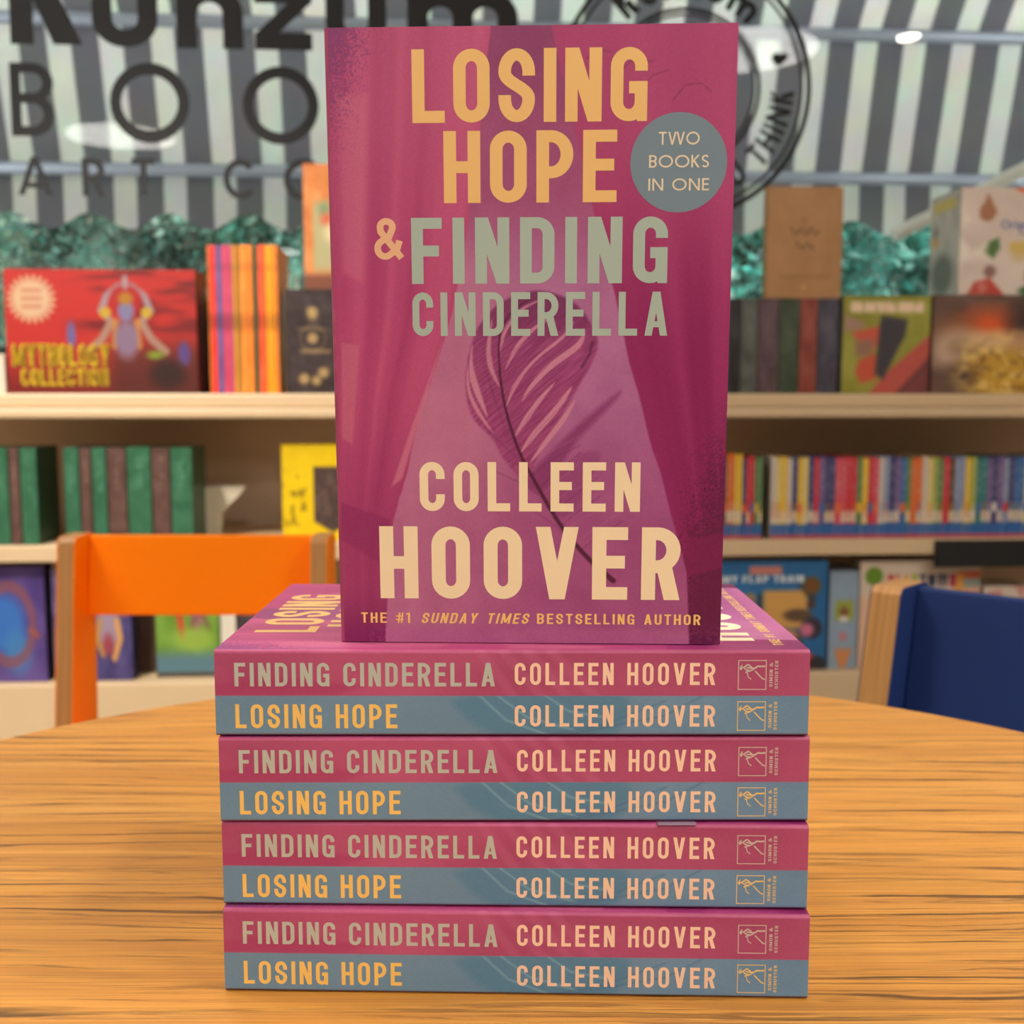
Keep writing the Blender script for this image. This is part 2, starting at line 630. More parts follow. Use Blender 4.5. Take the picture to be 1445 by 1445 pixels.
b.polys(ring_text('Kunzum', 119, 160, -43, 45, .22, .17), gp, (255, 255, 255))
b.polys(ring_text('YOU THINK', 121, 154, 178, 91, .2, .17, inward=True), gp, (255, 255, 255))
for a in (73, -73):
    ca, sa = math.cos(math.radians(a)), math.sin(math.radians(a))
    hp = []
    for i in range(40):
        t = 2 * PI * i / 40
        hx, hy = 16 * math.sin(t) ** 3, 13 * math.cos(t) - 5 * math.cos(2 * t) - 2 * math.cos(3 * t) - math.cos(4 * t)
        hp.append((138 * sa + hx * .72 * math.cos(.2) + hy * .1, 138 * ca + hy * .72))
    ctr = (138 * sa, 138 * ca)
    b.polys([[hp[i], hp[(i + 1) % 40], ctr] for i in range(40)], gp, (255, 255, 255), step=0)
b.build('emblem', M_VINYL, win)


# ------------------------------------------------------------------ ceiling lamps
def emitter(name, col, s):
    m = bpy.data.materials.new(name)
    m.use_nodes = True
    nt = m.node_tree
    nt.nodes.clear()
    out = nt.nodes.new('ShaderNodeOutputMaterial')
    e = nt.nodes.new('ShaderNodeEmission')
    e.inputs[0].default_value = (*col, 1)
    e.inputs[1].default_value = s
    nt.links.new(e.outputs[0], out.inputs['Surface'])
    return m


M_GLOW = emitter('lamp_glow', LAMP_COL, LAMP)
M_SPOT = emitter('spot_glow', (1.0, 0.9, 0.72), 170.0)
M_HOUS = material('lamp_housing', (235, 235, 230), 0.4)


def disc_mb(r, z0, z1, n=48):
    b = MB()
    b.prism([(r * math.cos(2 * PI * i / n), r * math.sin(2 * PI * i / n)) for i in range(n)], 2, z0, z1)
    return b


for x, y, where in ((1.81, -0.74, 'right of the table'), (-2.24, -3.35, 'behind on the left'), (-1.75, -10.0, 'far down the shop'),
                    (-1.75, 0.95, 'near the window on the left'), (1.6, -4.6, 'behind on the right'), (0.35, -2.1, 'added behind the camera for front light')):  # last lamp is added to light the upright cover from the front
    t = empty('ceiling_lamp', (x, y, 2.8))
    tag(t, 'round white ceiling lamp with glowing disc ' + where, 'lamp', 'round ceiling lamps')
    disc_mb(0.42, -0.05, 0.0).build('lamp_housing', M_HOUS, t)
    disc_mb(0.40, -0.062, -0.051).build('diffuser', M_GLOW, t)
t = empty('downlight', (2.65, -0.46, 2.8))
tag(t, 'small bright round downlight in the ceiling', 'lamp')
disc_mb(0.085, -0.03, 0.0).build('lamp_housing', M_HOUS, t)
disc_mb(0.06, -0.038, -0.031).build('diffuser', M_SPOT, t)

def added_spot(name_label, loc, target, watts, cone):  # unseen spots, added to brighten the tabletop and the left shelves
    t = empty('added_spotlight', loc)
    d = Vector(target) - Vector(loc)
    t.rotation_euler = d.to_track_quat('-Z', 'Y').to_euler()
    tag(t, name_label, 'spotlight', 'added unseen spotlights')
    b = MB()
    b.tube([(0, 0, .14), (0, 0, .0)], .05, n=24)
    b.build('can', M_BLACK, t, smooth=False)
    disc_mb(.04, -.006, -.001).build('lens', M_LENS, t)
    b = MB()
    b.tube([(0, 0, .07), tuple(Vector((0, 0, 2.8 - loc[2])) @ t.rotation_euler.to_matrix() )], .01)
    b.build('stem', M_BLACK, t)
    ld = bpy.data.lights.new('spot_beam', 'SPOT')
    ld.energy = watts
    ld.color = (1.0, 0.94, 0.86)
    ld.spot_size = math.radians(cone)
    ld.spot_blend = 0.7
    ld.shadow_soft_size = 0.12
    lo = bpy.data.objects.new('spot_beam', ld)
    C.objects.link(lo)
    lo.parent = t
    lo.location = (0, 0, -.03)


M_LENS = emitter('spot_lens', (1.0, 0.94, 0.86), 25.0)
added_spot('added black spotlight brightening the round table from the right', (1.15, 0.22, 2.62), (0.14, 0.42, 0.56), 80, 42)
added_spot('added black spotlight brightening the round table from the back', (-0.45, 1.15, 2.62), (0.0, 0.42, 0.56), 40, 42)
added_spot('added black spotlight brightening the left part of the shelves', (-1.35, 0.55, 2.62), (-0.85, 2.4, 0.62), 330, 46)

# ------------------------------------------------------------------ awning outside
def awning_material():
    m = bpy.data.materials.new('striped_canvas')
    m.use_nodes = True
    nt = m.node_tree
    b = nt.nodes['Principled BSDF']
    tc = nt.nodes.new('ShaderNodeTexCoord')
    sx = nt.nodes.new('ShaderNodeSeparateXYZ')
    nt.links.new(tc.outputs['Object'], sx.inputs[0])
    ma = nt.nodes.new('ShaderNodeMath'); ma.operation = 'MULTIPLY_ADD'
    ma.inputs[1].default_value = 1 / STRIPE; ma.inputs[2].default_value = STRIPE_OFF
    nt.links.new(sx.outputs['X'], ma.inputs[0])
    fr = nt.nodes.new('ShaderNodeMath'); fr.operation = 'FRACT'
    nt.links.new(ma.outputs[0], fr.inputs[0])
    gt = nt.nodes.new('ShaderNodeMath'); gt.operation = 'GREATER_THAN'; gt.inputs[1].default_value = 0.46
    nt.links.new(fr.outputs[0], gt.inputs[0])
    n = nt.nodes.new('ShaderNodeTexNoise'); n.inputs['Scale'].default_value = 9; n.inputs['Detail'].default_value = 4
    nt.links.new(tc.outputs['Object'], n.inputs['Vector'])
    mx = nt.nodes.new('ShaderNodeMix'); mx.data_type = 'RGBA'
    mx.inputs[6].default_value = (*lin((230, 230, 224)), 1)
    mx.inputs[7].default_value = (*lin((150, 150, 155)), 1)
    nt.links.new(gt.outputs[0], mx.inputs[0])
    mu = nt.nodes.new('ShaderNodeMix'); mu.data_type = 'RGBA'; mu.blend_type = 'MULTIPLY'; mu.inputs[0].default_value = 0.22
    nt.links.new(mx.outputs[2], mu.inputs[6]); nt.links.new(n.outputs['Color'], mu.inputs[7])
    nt.links.new(mu.outputs[2], b.inputs['Base Color'])
    b.inputs['Roughness'].default_value = 0.9
    tl = nt.nodes.new('ShaderNodeBsdfTranslucent')
    nt.links.new(mu.outputs[2], tl.inputs['Color'])
    ms = nt.nodes.new('ShaderNodeMixShader'); ms.inputs[0].default_value = 0.55
    nt.links.new(b.outputs[0], ms.inputs[1]); nt.links.new(tl.outputs[0], ms.inputs[2])
    nt.links.new(ms.outputs[0], nt.nodes['Material Output'].inputs['Surface'])
    return m


A1V, A1Z = 1.32, on_shelf(700, 43, 1.32)[1]
A2V = 1.44
A2Z = on_shelf(700, 248, A2V)[1]
u_a, u_b = on_shelf(99, 67, A1V)[0], on_shelf(321, 67, A1V)[0]          # left edges of dark stripes three periods apart
STRIPE = (u_b - u_a) / 3
STRIPE_OFF = 0.49 - (u_a / STRIPE)
M_CANVAS = awning_material()
aw = empty('awning')
wall_place(aw, 0, 0, 0)
tag(aw, 'grey and white striped awning with scalloped edge outside the shop window', 'awning')
prof = [(0.56, A1Z + (A1V - 0.56) * 1.15), (A1V - .06, A1Z + .07), (A1V, A1Z), (A1V + (A2V - A1V) * .5, (A1Z + A2Z) / 2 - .005), (A2V, A2Z)]
us = np.linspace(-3.4, 3.4, 160)
P = np.array([[(u, v + .006 * math.sin(u * 3.1), z) for v, z in prof] for u in us])
b = MB()
b.grid(P, np.full(P.shape, 255.0))
b.grid(P + np.array([0, .003, .001]), np.full(P.shape, 255.0))
b.build('canopy', M_CANVAS, aw, smooth=True)
sc_per = (on_shelf(350, 320, A2V)[0] - on_shelf(127, 320, A2V)[0]) / 2
sc_off = on_shelf(127, 320, A2V)[0]
us = np.linspace(-3.4, 3.4, 700)
zb = on_shelf(700, 318, A2V)[1]
rows = []
for u in us:
    ph = (u - sc_off) / sc_per
    rows.append([(u, A2V + .004, A2Z), (u, A2V + .002, zb + .003 + .026 * math.cos(2 * PI * ph))])
P = np.array(rows)
b = MB()
b.grid(P, np.full(P.shape, 255.0))
b.grid(P + np.array([0, .003, 0]), np.full(P.shape, 255.0))
b.build('valance', M_CANVAS, aw)
M_ROD = material('painted_rod', (168, 176, 192), 0.4, metal=0.2)
for v, z in ((A1V - .03, A1Z), (A2V - .03, A2Z)):
    b = MB()
    b.tube([(-3.4, v, z), (3.4, v, z)], .021)
    b.build('rod', M_ROD, aw, smooth=True)
b = MB()
p0, p1 = on_shelf(1262, 332, A2V - .10), on_shelf(1470, 228, A2V - .10)
b.tube([(p0[0], A2V - .10, p0[1]), (p1[0] + .9, A2V - .10, p1[1] + .46)], .024)
b.build('diagonal_bar', M_WHITE, aw, smooth=True)  # white bar running diagonally in front of the valance


# trees beyond the awning
def tree(u, v, w, h, n, seed, col, label):
    r = np.random.default_rng(seed)
    root = empty('leafy_tree')
    wall_place(root, u, v, -.02)
    tag(root, label, 'tree', 'trees beyond the awning')
    b = MB()
    b.tube([(0, 0, 0), (.03, 0, h * .35), (-.02, .02, h * .7)], [.06, .05, .03])
    b.build('trunk', material('bark', (70, 60, 50), 0.9, noise=.2), root, smooth=True)
    m = 60                                                   # clumps of leaves, some paler than others
    cl = np.stack([r.uniform(-w * .42, w * .42, m), r.uniform(-.42, .42, m), r.uniform(h * .25, h * .9, m)], 1)
    tone = r.uniform(.5, 1.25, m)
    pick = r.integers(0, m, n)
    pos = cl[pick] + r.normal(size=(n, 3)) * np.array([.085, .09, .10])
    pos[:, 0] = np.clip(pos[:, 0], -.61, .61)
    pos[:, 1] = np.clip(pos[:, 1], -.55, .55)
    pos[:, 2] = np.clip(pos[:, 2], .3, h)
    a = r.normal(size=(n, 3)); a /= np.linalg.norm(a, axis=1)[:, None]
    c = np.cross(a, r.normal(size=(n, 3))); c /= np.linalg.norm(c, axis=1)[:, None]
    L = r.uniform(.02, .04, n)[:, None]
    V = np.stack([pos - a * L, pos + c * L * .45, pos + a * L, pos - c * L * .45], 1).reshape(-1, 3)
    base = np.array(col) * r.uniform(.7, 1.2, n)[:, None]
    base *= tone[pick][:, None]
    base[:, 0] *= r.uniform(.7, 1.25, n)
    b = MB()
    b.add(V, np.arange(4 * n).reshape(-1, 4).tolist(), np.repeat(np.clip(base, 0, 255), 4, 0))
    b.build('foliage', M_LEAF, root)


def leaf_material():
    m = print_material('leaves', 0.4, 0.5)
    nt = m.node_tree
    tl = nt.nodes.new('ShaderNodeBsdfTranslucent')
    at = [n for n in nt.nodes if n.type == 'ATTRIBUTE'][0]
    nt.links.new(at.outputs['Color'], tl.inputs['Color'])
    ms = nt.nodes.new('ShaderNodeMixShader'); ms.inputs[0].default_value = .45
    nt.links.new(nt.nodes['Principled BSDF'].outputs[0], ms.inputs[1]); nt.links.new(tl.outputs[0], ms.inputs[2])
    nt.links.new(ms.outputs[0], nt.nodes['Material Output'].inputs['Surface'])
    return m


M_LEAF = leaf_material()
tree(-2.75, 2.9, 1.6, 2.5, 16000, 1, (176, 200, 178), 'grey green tree seen above the left end of the red box set')
tree(-1.4, 3.0, 1.6, 2.6, 16000, 2, (172, 200, 180), 'grey green tree seen between the red box set and the striped spines')
tree(-0.05, 3.2, 1.6, 2.6, 16000, 3, (150, 196, 178), 'leafy tree mostly hidden behind the upright pink book')
tree(1.3, 2.8, 1.6, 2.4, 16000, 4, (136, 196, 180), 'bright teal green tree seen right of the brown kraft book')
tree(2.65, 3.0, 1.6, 2.5, 16000, 5, (130, 190, 174), 'green tree behind the white game box with food pictures')
b = MB()
b.box((-9, 4.4, 0), (9.5, 4.9, 2.6))
o = wall_place(b.build('clipped_hedge', material('hedge_leaves', (70, 104, 88), 0.8, noise=.8, nscale=26)), 0, 0, -.02)
tag(o, 'dark green clipped hedge filling the gaps behind the trees', 'hedge')

# ------------------------------------------------------------------ shelf unit under the window
Z1, Z1B, Z2, Z2B, Z3 = 0.768, 0.716, 0.447, 0.412, 0.146
shelf = empty('bookshelf')
wall_place(shelf, 0, 0, 0)
tag(shelf, 'long cream laminate bookshelf running along under the shop window', 'bookshelf')
for z0, z1, lip in ((Z1B, Z1, True), (Z2B, Z2, False)):
    b = MB()
    b.box((-2.4, .008 if lip else 0, z0 + (.022 if lip else 0)), (2.6, .395, z1), bevel=.005 if lip else .003)
    if lip:
        b.box((-2.4, -.006, z0), (2.6, .395, z0 + .0215), bevel=.005)
    b.build('shelf_board', M_LAM, shelf)
b = MB()
b.box((-2.4, 0, .0), (2.6, .395, Z3), bevel=.003)
b.build('plinth', M_LAM, shelf)
b = MB()
b.box((-2.4, .36, Z3), (2.6, .38, Z2B))
b.box((-2.4, .36, Z2), (2.6, .38, Z1B))
b.build('back_panel', M_BACK, shelf)
for u in (-2.43, 2.6):
    b = MB()
    b.box((u, 0, 0), (u + .03, .395, Z1), bevel=.002)
    b.build('side_panel', M_LAM, shelf)
u0 = on_shelf(1318, 790, -.004)[0]
b = MB()
b.box((u0, -.012, on_shelf(1400, 800, -.01)[1]), (2.6, -.0005, Z2 - .003), bevel=.002)
o = b.build('shelf_edge_strip', M_BLACK, shelf)
o['label'] = 'black strip over the shelf front'


# ------------------------------------------------------------------ printed boxes and books on the shelves
def box_thing(name, label, cat, x0, x1, ytop, zbase, v, depth, paint, side=(60, 60, 60), group=None, res=110, rz=0.0,
              texts=(), ybase=None, extra=None, side_paint=None, top=None):
    """a box or book whose front fills the pixels x0..x1, up to ytop, standing at depth v"""
    ym = 561
    ua, ub = on_shelf(x0, ym, v)[0], on_shelf(x1, ym, v)[0]
    w = ub - ua
    h = on_shelf((x0 + x1) / 2, ytop, v)[1] - zbase
    nx = max(8, min(res, int(w / .002)))
    nz = max(8, min(res, int(h / .002)))
    b = MB()
    b.box((-w / 2, .0006, 0), (w / 2, depth, h), side, bevel=.0012, seg=1)
    X, Y = np.meshgrid(np.linspace(0, 1, nx), np.linspace(0, 1, nz), indexing='ij')
    img = paint(X, Y, w / h)
    e = .0008
    Pn = np.stack([-w / 2 + e + X * (w - 2 * e), np.zeros_like(X), h - e - Y * (h - 2 * e)], -1)
    b.grid(Pn, img)
    b.add([(-w / 2 + e, 0, e), (w / 2 - e, 0, e), (w / 2 - e, 0, h - e), (-w / 2 + e, 0, h - e)], [], side)
    if side_paint:
        S, T = np.meshgrid(np.linspace(0, 1, 50), np.linspace(0, 1, 60), indexing='ij')
        b.grid(np.stack([np.full_like(S, -w / 2 - .0004), depth - .001 - S * (depth - .002), h - .001 - T * (h - .002)], -1), side_paint(S, T, depth / h))
    for polys, colr in texts:
        b.polys(polys, lambda x, y, q: (-w / 2 + x * w, -.0004 - q * 8, h - y * h), colr)
    o = b.build(name, M_BOX)
    wall_place(o, (ua + ub) / 2, v, zbase + .0003, rz)
    tag(o, label, cat, group)
    return o


def flat(c, amp=6, seed=0):
    return lambda X, Y, a: np.array(c, float) + (fbm(X * 9, Y * 9, seed) - .5)[..., None] * 2 * amp


def up(P):
    """text polygons (y up) into box space (y down from the top, 0..1)"""
    return [[(x, 1 - y) for x, y in p] for p in P]


# --- top shelf, left: red box set
def paint_myth(X, Y, a):
    img = np.array((222, 52, 44.)) + np.zeros(X.shape + (3,))
    img = lay(img, sstep(.5, .72, fbm(X * 3, Y * 9, 3)) * sstep(.25, .5, X) * (1 - sstep(.45, .6, Y)), (120, 30, 34), .8)
    img = lay(img, sstep(.62, 1.05, Y), (110, 26, 26), .8)
    img = lay(img, sstep(.45, .75, Y) * sstep(.48, .6, X), (92, 44, 34), .75)
    # generic seated figure with raised arms in the colours of the picture
    for s in (-1, 1):
        img = lay(img, 1 - sstep(.018, .034, seg_dist(X * a, Y, [(.63 * a + s * .10, .44), (.63 * a + s * .2, .33), (.63 * a + s * .15, .21), (.63 * a + s * .05, .13)])), (186, 160, 170))
        img = lay(img, disc(X * a, Y, .63 * a + s * .165, .345, .045, .01), (232, 190, 60))
        img = lay(img, 1 - sstep(.022, .04, seg_dist(X * a, Y, [(.63 * a + s * .12, .42), (.63 * a + s * .2, .56), (.63 * a + s * .31, .66)])), (196, 150, 130))
        img = lay(img, 1 - sstep(.016, .03, seg_dist(X * a, Y, [(.63 * a + s * .085, .42), (.63 * a + s * .1, .62)])), (240, 150, 40))
    img = lay(img, disc(X * a, Y, .63 * a, .25, .13, .02), (206, 40, 40))
    img = lay(img, disc(X * a, Y, .63 * a, .56, .1, .03, ry=.16), (160, 130, 160))
    img = lay(img, disc(X * a, Y, .63 * a, .33, .065, .015, ry=.085), (150, 142, 186))
    img = lay(img, disc(X * a, Y, .63 * a, .23, .06, .02, ry=.05), (206, 140, 40))
    img = lay(img, disc(X * a, Y, .63 * a, .10, .025, .01, ry=.06), (190, 170, 176))
    img = lay(img, disc(X * a, Y, .34 * a, .53, .035, .012, ry=.11), (128, 112, 176))
    img = lay(img, disc(X * a, Y, .93 * a, .68, .05, .015, ry=.1), (110, 80, 150))
    img = lay(img, disc(X * a, Y, .78 * a, .69, .07, .03, ry=.035), (150, 170, 50))
    img = lay(img, disc(X * a, Y, .84 * a, .85, .14, .05, ry=.12), (64, 34, 30))
    # sunburst seal
    dx, dy = X * a - .14 * a, Y - .24
    r, th = np.hypot(dx, dy), np.arctan2(dy, dx)
    img = lay(img, 1 - sstep(.0, .02, r - (.16 + .034 * np.cos(th * 22))), (250, 206, 160))
    for yy in (.17, .235, .30):
        img = lay(img, rect(X * a, Y, .14 * a - .08, yy - .014, .14 * a + .08, yy + .014, .008), (226, 130, 104), .75)
    return img * .76


tx = []
for word, x0, x1, y0, y1 in (('MYTHOLOGY', .03, .535, .60, .78), ('COLLECTION', .07, .525, .80, .935)):
    tx.append((up([[(x + .006, y - .012) for x, y in p] for p in fit(word, x0, x1, 1 - y1, 1 - y0, s=.2, sp=.07)]), (120, 84, 20)))
    tx.append((up(fit(word, x0, x1, 1 - y1, 1 - y0, s=.17, sp=.09)), (200, 166, 30)))
box_thing('boxed_set', 'wide red boxed set with yellow mythology title and white sunburst on top shelf', 'box set', 12, 281, 380, Z1, .03, .10, paint_myth, (96, 24, 24), texts=tx, res=200)
box_thing('paper_pad', 'pale low paper pad at the far left end of the top shelf', 'paper pad', -60, 9, 500, Z1, .04, .15, flat((214, 196, 176)), (200, 186, 170))
box_thing('hardback_book', 'black block standing back between the red boxed set and striped comic spines', 'book', 279, 299, 425, Z1, .14, .15, flat((44, 34, 36)), (40, 32, 34))  # plain dark block set back in the gap

# --- slipcase of thin books with colourful spines
SPN = [(104, 125, (222, 120, 50)), (125, 176, (228, 62, 52)), (176, 226, (112, 86, 140)), (226, 270, (206, 74, 104)), (270, 312, (196, 78, 112)), (312, 350, (206, 136, 50)),
       (350, 377, (166, 126, 52)), (377, 430, (248, 140, 54)), (430, 482, (246, 132, 44)), (482, 526, (84, 84, 50)), (526, 588, (236, 88, 48)),
       (588, 634, (248, 158, 34)), (634, 662, (250, 168, 40)), (662, 700, (222, 124, 44))]


def paint_spine(col, seed):
    def f(X, Y, a):
        img = np.array(col, float) + (fbm(X * 2, Y * 14, seed) - .5)[..., None] * 40
        img = lay(img, rect(X, Y, -.1, .46, 1.1, .57, .02), np.array(col) * .72, .8)
        img = lay(img, rect(X, Y, -.1, .13, 1.1, .16, .01), np.array(col) * .7, .6)
        return img
    return f


ordn = ['first', 'second', 'third', 'fourth', 'fifth', 'sixth', 'seventh', 'eighth', 'ninth', 'tenth', 'eleventh', 'twelfth', 'thirteenth', 'fourteenth', 'fifteenth',
        'sixteenth', 'seventeenth', 'eighteenth', 'nineteenth', 'twentieth']
tens = ['', '', 'twenty', 'thirty', 'forty', 'fifty', 'sixty']


def nth(i):
    n = i + 1
    if n <= 20:
        return ordn[i]
    if n % 10 == 0:
        return tens[n // 10][:-1] + 'ieth'
    return tens[n // 10] + '-' + ordn[n % 10 - 1]


cn = ['orange edged', 'red', 'violet blue', 'magenta', 'plum pink', 'ochre', 'olive', 'orange', 'bright orange', 'dark olive green', 'red orange', 'amber', 'yellow orange', 'tan orange']
for i, (a0, a1, col) in enumerate(SPN):
    box_thing('comic_book', f'{cn[i]} comic spine, {nth(i)} from left in the striped set on top shelf', 'book',
              280 + a0 / 6.02 + .25, 280 + a1 / 6.02 - .25, 346, Z1, .05, .16, paint_spine(col, i), col, group='comic spines of the striped set', res=40)


# --- black book with gilt ornament
def paint_gilt(X, Y, a):
    img = np.array((56, 44, 44.)) + (fbm(X * 8, Y * 12, 5) - .5)[..., None] * 40
    g = (176, 146, 92)
    for cx, cy, r in ((.45, .22, .05), (.45, .47, .05), (.5, .88, .045), (.3, .86, .05), (.62, .8, .05)):
        img = lay(img, disc(X * a, Y, cx * a, cy, r, .02), g, .9)
    img = lay(img, rect(X * a, Y, .25 * a, .58, .75 * a, .61, .015), g, .7)
    img = lay(img, rect(X * a, Y, .2 * a, .37, .7 * a, .39, .012), g, .5)
    img = lay(img, rect(X * a, Y, .38 * a, .17, .52 * a, .3, .02), g, .5)
    img = lay(img, 1 - sstep(.0, .02, np.abs(np.hypot(X * a - .45 * a, Y - .47) - .12)), g, .35)
    return img


box_thing('hardback_book', 'black hardback with worn gilt ornament beside the upright pink book', 'book', 404, 490, 408, Z1, .05, .07, paint_gilt, (34, 26, 28))


def paint_ornate(X, Y, a):
    img = np.array((202, 122, 62.)) + (fbm(X * 3, Y * 8, 9) - .5)[..., None] * 60
    img = lay(img, rect(X, Y, .22, .3, 1.2, .86, .05), (168, 160, 116))
    img = lay(img, disc(X * a, Y, .5 * a, .36, .05, .03), (120, 140, 100))
    img = lay(img, disc(X * a, Y, .55 * a, .44, .05, .03), (200, 96, 60))
    img = lay(img, disc(X * a, Y, .7 * a, .55, .07, .04), (214, 196, 150))
    img = lay(img, rect(X, Y, -.1, .88, 1.1, 1.1, .03), (120, 70, 50))
    return img


zb2 = on_shelf(446, 409, .05)[1]
box_thing('painted_box', 'orange painted box standing on the black gilt book', 'box', 433, 492, 231, zb2 + .001, .055, .05, paint_ornate, (150, 76, 52))

# --- top shelf, right: dark wrapped hardbacks
DK = [(1028, 1043, (40, 34, 38)), (1043, 1067, (86, 88, 82)), (1067, 1097, (88, 66, 72)), (1097, 1126, (58, 70, 52)), (1126, 1151, (138, 64, 52)), (1151, 1180, (70, 66, 80)), (1180, 1186, (28, 26, 30))]
dn = ['black narrow', 'greenish grey', 'purple brown', 'dark green', 'brick red', 'slate', 'thin black']


def paint_dark(col, seed):
    def f(X, Y, a):
        img = np.array(col, float) + (fbm(X * 3 + seed, Y * 8, seed) - .5)[..., None] * 46
        img = lay(img, disc(X * a, Y, .5 * a, .3, .05, .05, ry=.12), np.array(col) + 34, .6)
        return img
    return f


for i, (a0, a1, col) in enumerate(DK):
    box_thing('hardback_book', f'{dn[i]} book spine, {nth(i)} from left in the dark row under the kraft book', 'book', a0 + .3, a1 - .3, 421, Z1, .05, .16, paint_dark(col, i),
              col, group='dark spines under the kraft book', res=60)


def paint_red_hand(X, Y, a):
    img = np.array((146, 144, 54.)) + (fbm(X * 4, Y * 4, 2) - .5)[..., None] * 50
    img = lay(img, rect(X, Y, .08, .06, .92, .17, .02) * (.55 + .45 * (fbm(X * 26, Y * 6, 4) > .42)), (236, 206, 178))
    img = lay(img, poly_soft(X, Y, [(.02, .2), (.25, .28), (.22, .34), (.02, .36)], .03), (168, 130, 120))
    img = lay(img, poly_soft(X, Y, [(.1, .38), (.45, .3), (.5, .4), (.35, .55), (.15, .44)], .02), (206, 88, 68))
    img = lay(img, poly_soft(X, Y, [(.15, .78), (.2, .66), (.35, .58), (.5, .7), (.38, .86), (.22, .9)], .03), (200, 84, 60))
    img = lay(img, poly_soft(X, Y, [(.14, .46), (.36, .44), (.34, .6), (.16, .62)], .03), (150, 110, 90))
    img = lay(img, poly_soft(X, Y, [(.3, 1.02), (.5, .8), (1.02, .38), (1.02, 1.02)], .02), (188, 84, 74))
    img = lay(img, poly_soft(X, Y, [(.62, 1.02), (1.02, .6), (1.02, 1.02)], .03), (122, 60, 60))
    img = lay(img, poly_soft(X, Y, [(.38, .8), (.42, .3), (.44, .2), (.74, .24), (.72, .4), (.6, .62), (.48, .86)], .025), (62, 58, 66))
    img = lay(img, seg_dist(X, Y, [(.65, 1.0), (1.0, .68)]) < .012, (90, 52, 56), .8)
    return img


box_thing('picture_book', 'olive green book with red hand picture and pale title on top shelf', 'book', 1186, 1309, 417, Z1, .05, .05, paint_red_hand, (34, 32, 34))


def paint_lion(X, Y, a):
    n = fbm(X * 5, Y * 5, 21)
    img = np.array((104, 76, 66.)) + (n - .5)[..., None] * 50
    img = lay(img, disc(X, Y, .42, .34, .2, .12), (228, 92, 40), .95)
    img = lay(img, disc(X, Y, .78, .28, .2, .1, ry=.22), (64, 46, 48))
    img = lay(img, disc(X, Y, .8, .1, .08, .06), (150, 84, 50))
    img = lay(img, disc(X, Y, .16, .36, .14, .1), (150, 96, 60), .8)
    img = lay(img, disc(X, Y, .2, .56, .22, .08), (206, 176, 150), .85)
    img = lay(img, disc(X, Y, .24, .52, .1, .05), (150, 116, 90), .8)
    img = lay(img, disc(X, Y, .45, .48, .2, .1, ry=.12), (226, 190, 140), .9)
    img = lay(img, disc(X, Y, .75, .52, .22, .1, ry=.16), (206, 160, 120), .8)
    img = lay(img, disc(X, Y, .55, .82, .36, .1, ry=.27), (196, 152, 54))
    img = lay(img, disc(X, Y, .2, .85, .14, .08), (96, 72, 60))
    img = lay(img, sstep(.5, .66, fbm(X * 16, Y * 16, 8)) * disc(X, Y, .55, .74, .38, .1, ry=.34), (240, 206, 120), .7)
    img = lay(img, sstep(.56, .7, fbm(X * 18, Y * 16, 18)) * disc(X, Y, .6, .74, .38, .1, ry=.3), (120, 76, 34), .6)
    return img


box_thing('jigsaw_box', 'dark brown box with fiery golden lion picture at the right end of top shelf', 'box', 1312, 1500, 417, Z1, .05, .09, paint_lion, (30, 28, 30), res=160)


# --- second tier: kraft book and food game box
def paint_kraft(X, Y, a):
    img = np.array((176, 128, 82.)) + (fbm(X * 6, Y * 8, 31) - .5)[..., None] * 18
    for y0, x0, x1, s in ((.4, .3, .7, 3), (.53, .38, .62, 5)):
        t = Y - y0 - .02 * np.sin(X * 46 + s) - .012 * np.sin(X * 91)
        img = lay(img, (np.abs(t) < .017) * (X > x0) * (X < x1), (112, 82, 54), .8)
    img = lay(img, disc(X * a, Y, .48 * a, .3, .02, .012), (130, 96, 60), .6)
    img = lay(img, rect(X, Y, .15, .79, .85, .82, .015), (140, 98, 54), .5)
    img = lay(img, disc(X * a, Y, .5 * a, .9, .022, .01), (212, 170, 110), .8)
    return img


zt = on_shelf(1130, 421, .05)[1]
box_thing('kraft_book', 'brown kraft covered book standing upright on the dark spines', 'book', 1077, 1182, 263, zt + .001, .07, .03, paint_kraft, (140, 100, 58))


